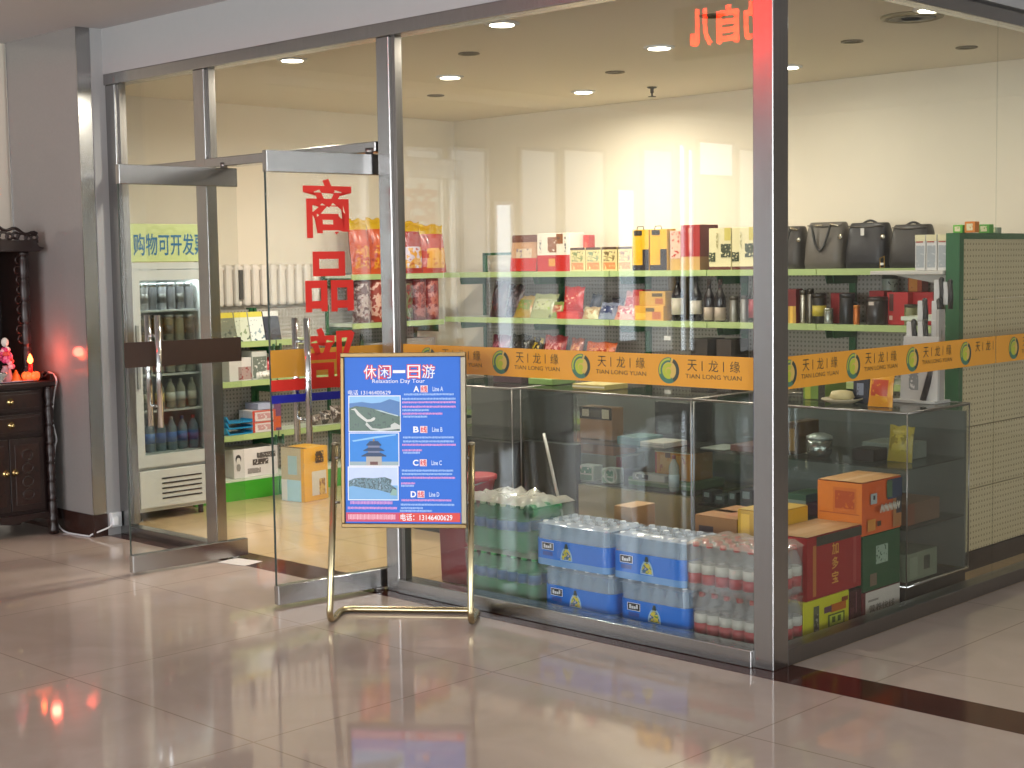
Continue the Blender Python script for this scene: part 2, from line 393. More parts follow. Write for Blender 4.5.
for ch, z0, z1 in (('商', 1.735, 2.015), ('品', 1.385, 1.672), ('部', 1.02, 1.31)): word(w, ch, -.455, z0, -.185, z1, -.0095, RED, .022)
w.build('lettering', d2, 'red characters on the door glass')

# shop ceiling: recessed lights in a grid, outlet grille, sprinkler
WARM = (1.0, .93, .80)
LX, LY = (-3.5, -1.86, -.25), (.45, 1.67, 2.92)
for i, x in enumerate(LX):
    for j, y in enumerate(LY):
        nm = ('in the row nearest the doors', 'in the middle row', 'in the row over the bags')[i]; pl = ('by the front glazing', 'half way back', 'over the back shelves')[j]
        t = thing('ceiling_light', 'round recessed ceiling light %s, %s' % (nm, pl), 'ceiling light', (x, y, 2.76), group='recessed ceiling lights')
        MB().lathe([(.085, 0), (.085, -.008), (.06, -.010)], WHITE, n=24).build('trim_ring', t)
        MB().lathe([(.06, -.0105), (.058, -.013)], mat('#fff4dc', .5, emit=14), n=20).build('diffuser', t)
        l = lamp('shop_light', (x, y, 2.735), .12, (27, 6.3, 4.5)[i] * (1, 1, .7)[j], WARM); l.data.shape = 'DISK'; l.data.spread = R(172)
for k, (x, y) in enumerate([(-2.7, 1.05), (-2.7, 2.3), (-1.05, 1.05), (-1.05, 2.3), (-4.3, 2.3), (-.75, 3.0)]):
    t = MB().lathe([(.06, 0), (.06, -.006), (.045, -.008), (.04, .0)], mat('#6f6650', .5), (0, 0, 0), 20).build('unlit_downlight', loc=(x, y, 2.76))  # round recessed lights that are switched off
    tag(t, 'small dark round ceiling fitting between the recessed lights', 'ceiling fitting', 'dark ceiling fittings')
v = thing('ceiling_vent', 'wide round air outlet in the ceiling near the corner post', 'air outlet', (-.42, 1.80, 2.76))
MB().lathe([(.15, 0), (.15, -.01), (.13, -.016), (.12, -.005)], mat('#8f8568', .5), n=28).build('rim', v)
for r in (.10, .06): MB().lathe([(r, -.003), (r + .012, -.012), (r - .004, -.014)], mat('#5d5644', .5), n=24).build('cone', v)
s = thing('sprinkler', 'small ceiling sprinkler head above the middle of the shop', 'sprinkler', (-3.05, 3.1, 2.76))
MB().lathe([(.035, 0), (.03, -.008), (.012, -.012), (.012, -.04)], mat('#4c4638', .4), n=14).build('body', s)
MB().lathe([(.006, -.04), (.006, -.06), (.028, -.062), (.028, -.066)], mat('#4c4638', .4), n=14).build('deflector', s)

# the hall behind the viewer: glowing panes added to veil the glazing, window slits and a scrolling sign, seen only as reflections in the panes
VEILGLOW = mat('#e9eef0', .7, 0, .10, 3, emit=.95); SKY = mat('#e6f2ff', .5, emit=4.5)
def refl(x, y): return hit(x, y, 0, -8.95)            # where the mirror image of the hall's long wall shows a spot
def hall_pane(n, y0, y1, z0, z1, m):
    wn = bpy.data.objects.new('window_%d' % n, None); COL.objects.link(wn); wn['kind'] = 'structure'
    MB().box(-8.95, y0, z0, -8.93, y1, z1, m).build('glass_pane', wn); f = MB()
    for a in (y0 - .04, y1): f.box(-8.95, a, z0 - .04, -8.90, a + .04, z1 + .04, STEEL)
    for a in (z0 - .04, z1): f.box(-8.95, y0, a, -8.90, y1, a + .04, STEEL)
    f.build('window_frame', wn)
n = 6
for x0, y0, x1, y1, m in [(400, 150, 436, 350, VEILGLOW), (444, 150, 482, 350, VEILGLOW), (490, 205, 507, 350, SKY), (515, 150, 552, 350, VEILGLOW), (558, 150, 600, 350, VEILGLOW), (612, 190, 630, 340, mat('#e6f2ff', .5, emit=3)), (638, 150, 668, 350, VEILGLOW), (674, 145, 680, 350, SKY), (683, 150, 688, 350, SKY), (694, 142, 728, 176, mat('#e6f2ff', .5, emit=2.2)), (734, 150, 752, 350, VEILGLOW)]:
    a, b = refl(x0, y0), refl(x1, y1); zt = a.z; hall_pane(n, -b.y, -a.y, b.z, zt, m); n += 1
sg = thing('scrolling_sign', 'dark hanging sign box with glowing orange characters, out in the hall', 'sign', (0, -4.3, 0))
A0, A1 = hit(683, 50, 1, 4.3), hit(757, 10, 1, 4.3)
MB().box(A0.x - .15, -.10, A0.z - .06, A0.x + 1.45, -.02, A0.z + .33, BLACK).build('housing', sg)
for x in (A0.x, A0.x + 1.2): MB().tube([(x, -.06, A0.z + .33), (x, -.06, 3.6)], .012, STEELD, 8).build('hanger_rod', sg)
LED = mat('#ff2806', .5, emit=30); wl = MB()
for q, ch in enumerate('儿自助动'):
    x = A0.x + .01 + q * .245; word(wl, ch, x + .195, A0.z + .02, x, A0.z + .30, -.015, LED, .03)
wl.build('lettering', sg)

# ------------------------------------------------------------------ shelving
PEG = pegs('#a8a29a', '#79746d', .029, .25); PEGC = pegs('#cdbf98', '#8f8360', .03, .2)
def bay(label, loc, rotz, wd, levels, depth, top, group, kick=True, frame=0):
    t = thing('shelving_bay', label, 'shelf', loc, rotz, group)         # local x 0..wd, front at y = 0, back at y = depth
    for x in (0, wd - .022): MB().box(x, depth - .05, 0, x + .022, depth, top, GREEN).build('upright', t)
    MB().box(.022, depth - .03, .1, wd - .022, depth - .012, top - .01, PEG).build('back_panel', t)
    for k, z in enumerate(levels):
        s = MB().box(.004, .012, z - .022, wd - .004, depth - .03, z, mat('#c9d2c0', .5)).build('shelf', t)
        MB().box(.002, -.004, z - .036, wd - .002, .012, z + .004, LIME).build('price_rail', s)
        for x in (.02, wd - .03): MB().prism([(0, 0), (.01, 0), (.01, -.07), (0, -.03)], depth - .32, depth - .04, GREEN).build('bracket', s, loc=(x, 0, z - .022))
    if kick: MB().box(.0, .0, 0, wd, .03, .132, GREEN if kick is True else kick).box(.0, .0, .132, wd, depth - .03, .146, mat('#c9d2c0', .5)).build('kick_base', t)
    if frame:
        f = MB()
        for x in (0, wd - .028): f.box(x, depth - .045, top, x + .028, depth - .017, top + frame, GREEN)
        f.box(0, depth - .045, top + frame - .02, wd, depth - .017, top + frame, GREEN); f.build('top_frame', t)
    return t
BACKZ = [1.537, 1.195, .84, .48]
bw = .84
names = ['in the corner, with the tilted red biscuit box', 'carrying the small cream snack boxes', 'carrying the maroon gift box', 'with the brown grey handbag', 'with the black handbags']
for i in range(5):
    bay('green shelving bay on the back wall %s' % names[i], (-5.2 + bw * i, 3.201, 0), 0, bw - .002, BACKZ, .47, 1.54, 'shelving bays along the back wall', frame=.15 if i == 0 else 0)
LOWZ = [1.09, .82, .45]
bay('low green shelving bay behind the open door, carrying the white carton', (-5.2, .86, 0), R(90), .70, LOWZ, .30, 1.315, 'low bays under the radiator', kick=mat('#3f9a2e', .35))
bay('low green shelving bay beside the yellow carton, under the radiator', (-5.2, 1.57, 0), R(90), .68, LOWZ, .30, 1.315, 'low bays under the radiator', kick=mat('#3f9a2e', .35))
bay('tall shelving bay carrying the yellow topped noodle bags', (-5.2, 2.27, 0), R(90), .92, [1.535, 1.175, .82, .46], .36, 1.56, 'bays on the left wall')

# ------------------------------------------------------------------ makers of goods
def fnx(X): return lambda p: (X, p[0], p[2])          # front plane x-z turned into the +x face: u runs along y
def carton(name, label, cat, x0, x1, y0, y1, z0, z1, col, prints=(), words=(), group=None, rough=.55, tape=None, rotz=0, bevel=.003, lean=0):
    cx, cy = (x0 + x1) / 2, (y0 + y1) / 2; hx_, hy, h = (x1 - x0) / 2, (y1 - y0) / 2, z1 - z0
    t = thing(name, label, cat, (cx, cy, z0), rotz, group)
    m = col if not isinstance(col, str) else mat(col, rough, 0, .08, 14)
    MB().box(-hx_, -hy, 0, hx_, hy, h, m).build('body', t, bevel=bevel)
    def rec(mb, f, u0, v0, u1, v1, mm, k):
        e = .0012 + .0006 * k
        if f == 'f': mb.rect(-hx_ + 2 * hx_ * u0, h * v0, -hx_ + 2 * hx_ * u1, h * v1, -hy - e, mm)
        elif f == 'r': mb.add([(hx_ + e, -hy + 2 * hy * a, h * b) for a, b in ((u0, v0), (u1, v0), (u1, v1), (u0, v1))], [(0, 1, 2, 3)], mm)
        elif f == 't': mb.add([(-hx_ + 2 * hx_ * a, -hy + 2 * hy * b, h + e) for a, b in ((u0, v0), (u1, v0), (u1, v1), (u0, v1))], [(0, 1, 2, 3)], mm)
    mb = MB()
    for k, (f, u0, v0, u1, v1, c) in enumerate(prints): rec(mb, f, u0, v0, u1, v1, c if not isinstance(c, str) else mat(c, .45), k)
    if mb.v: mb.build('printed_panel', t)
    mb = MB()
    for f, s, u0, v0, u1, v1, c in words:
        e = .004
        if f == 'f': word(mb, s, -hx_ + 2 * hx_ * u0, h * v0, -hx_ + 2 * hx_ * u1, h * v1, -hy - e, mat(c, .45), .01)
        else: word(mb, s, -hy + 2 * hy * u0, h * v0, -hy + 2 * hy * u1, h * v1, 0, mat(c, .45), .01, fnx(hx_ + e))
    if mb.v: mb.build('lettering', t)
    if tape:
        MB().box(-hx_ - .001, -.025, h, hx_ + .001, .025, h + .0012, mat(tape, .3)).box(hx_, -.025, h * .7, hx_ + .0012, .025, h, mat(tape, .3)).build('tape', t)
    if lean: t.rotation_euler = (lean, 0, rotz)
    return t
def pillow(name, label, cat, loc, rotz, w, h, d, body, labelm, group=None, top=None, lean=-.15, frac=(.15, .3, .85, .75)):
    """soft filled bag: bulging body with flat crimped ends"""
    t = thing(name, label, cat, loc, rotz, group); t.rotation_euler = (lean, 0, rotz)
    nx, nz = 10, 12; jit = random.Random(sum(map(ord, label)))
    def surf(u, v, s):
        b = (math.sin(math.pi * u) ** .55) * (math.sin(math.pi * min(1, max(0, (v - .06) / .88))) ** .6 if .06 < v < .94 else 0)
        wob = .012 * w * math.sin(9 * v + 5 * u + jit.random() * .6)
        return ((u - .5) * w * (1 - .05 * math.sin(math.pi * v)) + wob * .3, s * (d / 2 * b + .0015) , v * h + .006 * math.sin(12 * u + jit.random()) * (v > .9) * h / .25)
    def grid(u0, v0, u1, v1, s, e, m, mb):
        pts, fs = [], []
        for j in range(nz + 1):
            for i in range(nx + 1):
                p = surf(u0 + (u1 - u0) * i / nx, v0 + (v1 - v0) * j / nz, s); pts.append((p[0], p[1] + s * e, p[2]))
        for j in range(nz):
            for i in range(nx):
                a = j * (nx + 1) + i; q = (a, a + 1, a + nx + 2, a + nx + 1); fs.append(q if s < 0 else q[::-1])
        mb.add(pts, fs, m, True)
    mb = MB(); vt = .80 if top else 1
    for s in (-1, 1):
        grid(0, 0, 1, vt, s, 0, body, mb)
    mb.build('body', t)
    if top:
        mb = MB()
        for s in (-1, 1): grid(0, vt, 1, 1, s, 0, top, mb)
        mb.build('crimped_top', t)
    mb = MB(); grid(frac[0], frac[1], frac[2], frac[3], -1, .0015, labelm, mb); mb.build('printed_label', t)
    return t
def bottle(name, label, cat, loc, h, r, glassm, labelm, capm, group=None, wine=True, lab=(.14, .48)):
    t = thing(name, label, cat, loc, 0, group)
    sh = .60 if wine else .72
    pr = [(r * .85, 0), (r, .012), (r, h * sh * .9), (r * .92, h * sh), (r * .5, h * (sh + .12)), (r * .34, h * (sh + .2)), (r * .33, h * .96), (r * .36, h)]
    MB().lathe(pr, glassm, n=16).build('body', t)
    MB().lathe([(r * 1.02, h * lab[0]), (r * 1.02, h * lab[1])], labelm, n=16).build('label', t)
    MB().lathe([(r * .37, h * .86), (r * .38, h * 1.0), (r * .3, h * 1.005)], capm, n=12).build('cap', t)
    return t
def tin(name, label, cat, loc, r, h, m, lid, labelm=None, group=None):
    t = thing(name, label, cat, loc, 0, group)
    MB().lathe([(r * .96, 0), (r, .006), (r, h * .86), (r * .98, h * .87)], m, n=18).build('body', t)
    MB().lathe([(r * 1.01, h * .85), (r * 1.01, h * .985), (r * .95, h)], lid, n=18).build('lid', t)
    if labelm: MB().lathe([(r * 1.012, h * .25), (r * 1.012, h * .6)], labelm, n=18).build('label', t)
    return t

# --- goods on the top shelf of the back wall. local frame: the shelf's front edge is y = 3.2
Z1, Z2, Z3 = 1.539, 1.197, .842
YF = 3.235
def px(x): return hit(x, 272, 1, YF).x
def hp(n): return n * .00705                 # height on the back shelves of n pixels in the photograph
PAT = lambda *c: printed(list(c), 16)
t = carton('gift_box', 'red and beige biscuit box, tilted beside a white and red gift box', 'gift box', px(510), px(536), YF, YF + .10, Z1, Z1 + hp(38), '#b98f6c',
       [('f', 0, 0, 1, .36, '#b5231c'), ('f', 0, .8, 1, 1, '#6e4638'), ('f', .2, .36, .8, .62, printed(['#8a7a86', '#c6b49c', '#6d6470'], 30)), ('r', 0, 0, 1, 1, '#8c4038')], lean=-.12)
carton('gift_box', 'large white gift box with a red lower half and brown floral drawing', 'gift box', px(537.5), px(570), YF, YF + .16, Z1, Z1 + hp(39.5), '#ddd3c2',
       [('f', 0, 0, 1, .43, '#b3211d'), ('f', .33, .5, .6, .9, printed(['#ddd3c2', '#8a5a3c', '#ddd3c2'], 34)), ('f', .6, .72, .8, .98, printed(['#ddd3c2', '#8a5a3c', '#5d4a44'], 40)), ('f', .36, .14, .56, .34, '#c98a2c'), ('f', .08, .5, .14, .9, printed(['#ddd3c2', '#777777'], 60)), ('f', .85, .5, .9, .9, printed(['#ddd3c2', '#777777'], 60))])
carton('gift_box', 'narrow red box standing behind the small cream boxes', 'gift box', px(571.5), px(577), YF + .13, YF + .2, Z1, Z1 + hp(37), '#a82a22', [('f', .2, .3, .8, .8, '#c75a48')])
for i, (a, b, m2) in enumerate([(570.5, 585, '#6d7a3c'), (586, 601, '#7b8a6a'), (602, 617, '#6d5a34'), (618, 632, '#8a6a58')]):
    carton('snack_box', 'small cream snack box, brown top edge, %s' % ['beside the white and red gift box', 'second from the red white gift box', 'third from the red white gift box', 'next to the yellow and black bags'][i], 'box',
           px(a), px(b), YF, YF + .07, Z1, Z1 + hp(24), '#cfbf86', [('f', 0, .9, 1, 1, '#4d3424'), ('f', .12, .42, .88, .84, printed(['#cfbf86', m2, '#cfbf86', '#4b4a30'], 40)), ('f', .1, .08, .9, .36, printed(['#cfbf86', '#c77f4c', '#cfbf86'], 40))], group='small cream snack boxes')
for a, b, l in ((632.5, 649, 'beside the small cream boxes'), (650, 667, 'beside the maroon gift box')):
    t = carton('gift_bag', 'yellow gift bag with a black lower corner, %s' % l, 'gift bag', px(a), px(b), YF, YF + .10, Z1, Z1 + hp(40), '#d3a012',
           [('f', 0, 0, 1, .14, '#241d22'), ('f', .62, .14, 1, .52, '#241d22'), ('f', .12, .86, .6, .98, '#2b2318'), ('f', .3, .25, .55, .75, printed(['#d3a012', '#d3a012', '#8a5a10'], 60))], group='yellow gift bags')
    MB().tube([(-.03, -.05, hp(40)), (-.025, -.05, hp(43)), (.025, -.05, hp(43)), (.03, -.05, hp(40))], .003, BLACK, 6).build('handle', t)
carton('gift_box', 'pale pink and red box behind the window reflection, beside the maroon box', 'gift box', px(668.5), px(679), YF + .02, YF + .14, Z1, Z1 + hp(38), '#b9a27c', [('f', 0, .3, 1, 1, printed(['#b53a34', '#d8b8a4', '#b53a34'], 40)), ('f', 0, 0, 1, .28, '#c8a468')])
t = carton('gift_box', 'maroon gift box with a tan base', 'gift box', px(681), px(700), YF, YF + .2, Z1, Z1 + hp(43), '#9c1f1c',
       [('f', 0, 0, 1, .3, '#c09a5c'), ('r', 0, 0, 1, .3, '#80603c'), ('r', 0, .3, 1, 1, '#5c1a1c'), ('f', .42, .42, .58, .8, printed(['#9c1f1c', '#c9705c', '#9c1f1c'], 70)), ('f', .4, .82, .6, .93, '#c7806c')])  # side face repeats the front colours darker, shade put into the colour
for i, (a, b) in enumerate([(709, 731), (732, 756)]):
    carton('gift_box', 'cream gift box with dark vine drawing, %s' % ('beside the maroon box' if i == 0 else 'beside the corner post'), 'gift box', px(a), px(b), YF, YF + .1, Z1, Z1 + hp(39), '#d6cda0',
           [('f', 0, 0, 1, .08, '#5a2a20'), ('f', 0, .2, .3, .42, printed(['#d6cda0', '#3c4430', '#d6cda0'], 50)), ('f', .55, .3, 1, .62, printed(['#d6cda0', '#3c4430', '#d6cda0'], 44)), ('f', .35, .5, .42, .88, printed(['#d6cda0', '#a09868'], 80)), ('f', .72, .7, 1, 1, '#c2b45c')], group='cream vine gift boxes')
def handbag(label, x0, x1, hh, col, chain=None, strap=True, buckle=True, tagm=None):
    hh *= .88; t = thing('handbag', label, 'handbag', ((x0 + x1) / 2 - .045, YF + .09, Z1), 0, 'handbags on the top shelf'); w = (x1 - x0) / 2; m = mat(col, .45, 0, .2, 40, .15)
    mb = MB(); n = 8; prof = []
    ys = [-.085, -.09, -.08, -.06, -.03]; vs = []; fs = []
    lev = [(0, 1.0, .085), (.04, 1.03, .095), (hh * .5, 1.0, .085), (hh * .85, .95, .06), (hh * .97, .90, .045), (hh, .86, .03)]
    for z, k, d in lev:
        for j in range(20):
            a = 2 * math.pi * j / 20; c, s = math.cos(a), math.sin(a); e = .45
            vs.append((w * k * math.copysign(abs(c) ** e, c), d * math.copysign(abs(s) ** e, s), z))
    for i in range(len(lev) - 1):
        for j in range(20): q = (j + 1) % 20; fs.append((i * 20 + j, i * 20 + q, (i + 1) * 20 + q, (i + 1) * 20 + j))
    fs += [list(range(19, -1, -1)), [(len(lev) - 1) * 20 + j for j in range(20)]]
    mb.add(vs, fs, m, True).build('body', t)
    MB().tube([(-w * .88, -.05, hh * .93), (0, -.058, hh * .9), (w * .88, -.05, hh * .93)], .004, mat('#4d4740', .4), 6).build('seam', t)
    if strap:
        P = [(-w * .5 + w * k / 8, -.088 - .012 * math.sin(math.pi * k / 8), hh * .93 - hh * .55 * math.sin(math.pi * k / 8)) for k in range(9)]
        MB().tube(P, .008, BLACK, 8).build('handle', t)
    else:
        P = [(-w * .45 + w * .9 * k / 8, 0, hh * .95 + hh * .10 * math.sin(math.pi * k / 8)) for k in range(9)]
        MB().tube(P, .007, BLACK, 8).build('handle', t)
    g = mat('#b9b4a6', .25, 1)
    if buckle:
        MB().ball((w * .92, -.07, hh * .68), .017, g, 1, .5, .9).build('buckle', t)
    if chain:
        mb = MB()
        for k in range(5): mb.ball((w * (.35 + .1 * k), -.055, hh * (.95 - .01 * k)), .007, mat(chain, .2, 1), n=8, k=6)
        for k in range(4): mb.ball((w * (-.4 + .1 * k), -.055, hh * .93), .006, mat(chain, .2, 1), n=8, k=6)
        mb.build('chain', t)
    if tagm: MB().box(-.012, -.092, hh * .72, .012, -.088, hh * .88, mat(tagm, .4)).build('label', t)
    return t
handbag('dark grey handbag half hidden behind the corner post', px(772), px(804), hp(44), '#3a3632', '#d8d0b8')
handbag('brown grey handbag with a looped strap and silver chain', px(808), px(846), hp(47), '#5a544c', '#d8d0b8')
handbag('black handbag with a small pale tag on its front', px(849), px(889), hp(45), '#15141a', None, False, True, '#c9c6c0')
handbag('black handbag with gold buckle beside the white packets', px(893), px(932), hp(42), '#25211f', None, False, False)
k = thing('bag_charm', 'small gold buckle charm between the two black handbags', 'charm', (px(884), YF - .02, Z1))
MB().tube([(-.014, 0, .004), (-.016, 0, .06), (.012, 0, .075), (.014, 0, .008)], .004, mat('#b08a3c', .3, 1), 6, True).build('ring', k); MB().box(-.012, -.003, .02, .01, .003, .034, mat('#d8d4c8', .3, 1)).build('clasp', k)

# --- goods on the second shelf of the back wall
def snack(label, a, b, n, cols, lab, d=.07, lean=-.25, y=0, z=Z2, grp='snack bags on the back shelves', base=0):
    x0, x1 = px(a), px(b)
    return pillow('snack_bag', label, 'snack bag', ((x0 + x1) / 2, YF + .05 + y, z + base), 0, x1 - x0, hp(n), d, printed(cols, 18, .25), printed(lab, 34, .25), grp, lean=lean)
snack('dark red snack bag beneath the green wire frame', 484, 499, 40, ['#5a2a2a', '#3c2424', '#7a6a3c'], ['#8a8a8e', '#3c3038', '#9a5a4a'])
snack('dark brown snack bag between the dark red bag and an orange green bag', 496, 512, 36, ['#2c2226', '#4a3030'], ['#6a5a5c', '#2c2226'], y=.04)
snack('slanted orange and green snack bag', 508, 526, 26, ['#c5602a', '#a88a3c', '#c04a28'], ['#d8a060', '#7a8a3a', '#c05a30'], lean=-.5)
snack('pale green snack bag with olive leaf print', 524, 548, 27, ['#8a9060', '#a3a878', '#5c6438'], ['#9ab83c', '#c2c69a', '#4c5a30'], lean=-.4)
snack('low beige snack bag next to the glossy red bag', 546, 559, 18, ['#b98a5a', '#8a9a4c', '#c07048'], ['#d0aa80', '#b05a3c'], lean=-.3)
snack('glossy red snack bag with a pale figure of food', 558, 578, 26, ['#c4201a', '#b01814'], ['#e0b088', '#c4201a', '#e8c8a0'], lean=-.15, base=.05)
carton('snack_box', 'flat red box lying under the glossy red bag', 'box', px(556), px(577), YF, YF + .15, Z2, Z2 + .052, '#bb1d18', [('f', .2, .2, .8, .8, '#c83a30')])
snack('dark blue bag standing behind the flat tan packet', 578, 588, 26, ['#20293c', '#2c3444'], ['#3c4860', '#20293c'], y=.06)
snack('low tan packet in front of the dark blue bag', 577, 593, 13, ['#c0a070', '#d6cfa0'], ['#b08a50', '#d0c498'], lean=-.35)
snack('blue and white check bag', 593, 611, 18, ['#4a5474', '#8a92a8', '#2c3450'], ['#c2c6d0', '#38426a', '#c8ccd6'], lean=-.4)
snack('small black bag lying on the blue and white check bag', 599, 612, 22, ['#24222a', '#3a3840'], ['#50505a', '#24222a'], y=.05)
snack('pink and red sweet bag standing upright, beside the yellow boxes', 613, 628, 29, ['#c04a4a', '#d89a90', '#a83238'], ['#e0bcb0', '#b83a40', '#e8d0c0'], y=.05)
snack('pink and red sweet bag lying in front of the upright one', 610, 634, 15, ['#b8404a', '#d8a094', '#c45c50'], ['#e8c8ba', '#b83a44'], lean=-.45, y=-.01)
carton('snack_box', 'tall thin red box at the end of the yellow boxes', 'box', px(627), px(637), YF + .06, YF + .16, Z2, Z2 + hp(30), '#b0302c', [('f', .2, .2, .8, .8, '#c86a5c')])
carton('snack_box', 'yellow orange box, lower of the two stacked', 'box', px(634), px(663), YF, YF + .16, Z2, Z2 + hp(14.5), '#cf9a34', [('f', .62, .1, .92, .6, '#b5602a'), ('f', .4, .6, .7, .86, '#5d4a1c'), ('f', .05, .1, .4, .5, '#e0b24a')])
carton('snack_box', 'yellow orange box, upper of the two stacked', 'box', px(638), px(664), YF + .01, YF + .16, Z2 + hp(14.5) + .001, Z2 + hp(28.5), '#d0a040', [('f', .62, .1, .92, .5, '#b8662e'), ('f', .5, .62, .9, .86, '#5d4a1c')])
carton('snack_box', 'brown carton on the back shelf behind the yellow boxes', 'box', px(650), px(668), YF + .2, YF + .32, Z2, Z2 + hp(42), '#7a6a4c')
WINEG = mat('#120c10', .12, 0, .1); WLAB = mat('#c9c1ae', .6)
bottle('wine_bottle', 'dark wine bottle with white label beside the yellow boxes', 'bottle', (px(673), YF + .05, Z2), hp(44), .042, WINEG, WLAB, BLACK, 'wine bottles', True, (.14, .5))
bottle('wine_bottle', 'dark wine bottle with cream label behind the white glare line', 'bottle', (px(691.5), YF + .05, Z2), hp(43), .040, WINEG, WLAB, BLACK, 'wine bottles', True, (.16, .46))
for a, l in ((705.5, 'next to the cream labelled one'), (716.5, 'next to the grey tins')):
    bottle('spirit_bottle', 'slender brown bottle with wide beige label, %s' % l, 'bottle', (px(a), YF + .04, Z2), hp(40), .037, WINEG, mat('#9a8c7c', .6), mat('#3c2c26', .4), 'brown spirit bottles', True, (.03, .34))
for a, r, h, l in ((730, .030, 24, 'wider silver grey tin between bottles'), (740.5, .027, 25, 'slim silver grey tin beside a dark red labelled bottle')):
    tin('tea_tin', l, 'tin', (px(a), YF + .04, Z2), r, hp(h), mat('#8a867c', .3, .7), mat('#5c5850', .3, .7))
bottle('spirit_bottle', 'dark bottle with a red label beside the corner post', 'bottle', (px(751), YF + .04, Z2), hp(43), .040, mat('#20241c', .15), mat('#8c2a34', .5), BLACK, None, True, (.1, .5))
def pz(x): return hit(x, 326, 1, YF).x
carton('spirit_box', 'narrow box, dark red above and gold below, beside the corner post', 'box', pz(787), pz(796), YF, YF + .08, Z2, Z2 + hp(31), '#6a1c1e', [('f', 0, 0, 1, .5, '#b08a3c'), ('f', .35, 0, .65, .5, '#d8b04c')])
tin('flask', 'slim steel flask beside the dark red and gold box', 'flask', (pz(799.5), YF + .04, Z2), .022, hp(30), mat('#a39c8c', .25, .9), mat('#6d675c', .3, .9))
tin('flask', 'darker steel flask beside the black and yellow jar', 'flask', (pz(806), YF + .05, Z2), .024, hp(31), mat('#6a645a', .3, .9), mat('#4a463e', .3, .9))
tin('tea_tin', 'black jar with a yellow band', 'jar', (pz(815), YF + .05, Z2), .044, hp(27), mat('#17140f', .3), mat('#17140f', .3), mat('#b3a238', .4))
carton('gift_box', 'flat red box raised behind the small silver jar', 'gift box', pz(820), pz(838), YF + .12, YF + .2, Z2, Z2 + hp(27), '#8f1418')
tin('tea_tin', 'small silver jar in front of the flat red box', 'jar', (pz(826), YF + .03, Z2), .030, hp(14), mat('#8f938a', .25, .8), mat('#a8aca2', .25, .8))
f = tin('flask', 'stout black flask with a side handle', 'flask', (pz(842), YF + .06, Z2), .048, hp(27), mat('#14161a', .3), mat('#1d2026', .3))
MB().tube([(.045, 0, .04), (.078, 0, .05), (.078, 0, .13), (.045, 0, .14)], .009, BLACK, 8).build('handle', f)
tin('spirit_can', 'thin copper coloured can beside the black flask', 'can', (pz(854), YF + .03, Z2), .020, hp(17), mat('#b5662c', .3, .5), mat('#c9803c', .3, .5))
carton('gift_box', 'red box behind the large dark perfume shaped jar', 'gift box', pz(857), pz(872), YF + .14, YF + .24, Z2, Z2 + hp(29), '#9c1a1e')
j = tin('tea_tin', 'large dark jar with a pale label in front of red boxes', 'jar', (pz(872), YF + .06, Z2), .066, hp(24), mat('#1d1618', .3), mat('#2a2022', .3)); MB().box(-.018, -.0705, hp(17), .016, -.066, hp(20), mat('#b8aea6', .5)).build('label', j)
carton('gift_box', 'wide red box with a brown slot, behind the green jar', 'gift box', pz(880), pz(901), YF + .08, YF + .24, Z2, Z2 + hp(28), '#b01c1e', [('f', .12, .42, .32, .95, '#4d2018'), ('f', .12, .15, .28, .28, '#d8b0a0')])
carton('gift_box', 'long bright red box beside the hanging white packets', 'gift box', pz(900), pz(921), YF + .14, YF + .26, Z2, Z2 + hp(28), '#b3151b')
tin('tea_tin', 'green mottled jar in front of the long red box', 'jar', (pz(908), YF + .04, Z2), .042, hp(18), printed(['#4c5238', '#6d7048', '#2f3424'], 40), mat('#33301f', .4))
tin('tea_tin', 'patterned grey green vase standing behind the large dark jar', 'vase', (pz(867), YF + .27, Z2), .05, hp(46), printed(['#4c5a50', '#8a9488', '#2f3a34'], 30), mat('#39443c', .4))
carton('gift_box', 'orange and red box standing high behind the red boxes', 'gift box', pz(885), pz(899), YF + .27, YF + .35, Z2, Z2 + hp(46), '#b0461c', [('f', .1, .45, .7, .95, printed(['#c8641c', '#d88a2c', '#a03a18'], 30)), ('r', 0, 0, 1, 1, '#7a1c18')])

# --- third shelf, showing above and below the orange strip
def snack3(label, a, b, n, c, l, **k): return snack(label, a, b, n, c, l, z=Z3, **k)
snack3('purple red snack bag on the third shelf, first by the upright', 483, 501, 32, ['#6d2438', '#5a1c30'], ['#a05868', '#6d2438'])
snack3('black snack bag with a white mark on the third shelf', 502, 521, 33, ['#1c1a18', '#262420'], ['#b0aca4', '#1c1a18', '#1c1a18'])
snack3('yellow and black snack bag on the third shelf', 524, 534, 30, ['#a08a34', '#2a261c'], ['#c8aa3c', '#2a261c'])
snack3('bright red snack bag on the third shelf beside the dark upright', 535, 558, 33, ['#a8302e', '#8c2428', '#c2544a'], ['#d8928a', '#a8302e'])
snack3('orange brown snack bag on the third shelf past the dark upright', 562, 575, 31, ['#a8542c', '#803a20'], ['#d09050', '#a8542c'])
snack3('slanted orange red snack bag, last on the third shelf', 577, 607, 28, ['#a83c20', '#c05a28', '#7c2c1c'], ['#d08048', '#a83c20'], lean=-.3)
carton('snack_box', 'dark sloping carton on the third shelf behind the strip', 'box', px(690), px(707), YF, YF + .2, Z3, Z3 + .24, '#2c2722')
carton('snack_box', 'dark flat carton on the third shelf next to the sloping one', 'box', px(716), px(731), YF, YF + .2, Z3, Z3 + .24, '#332b26')

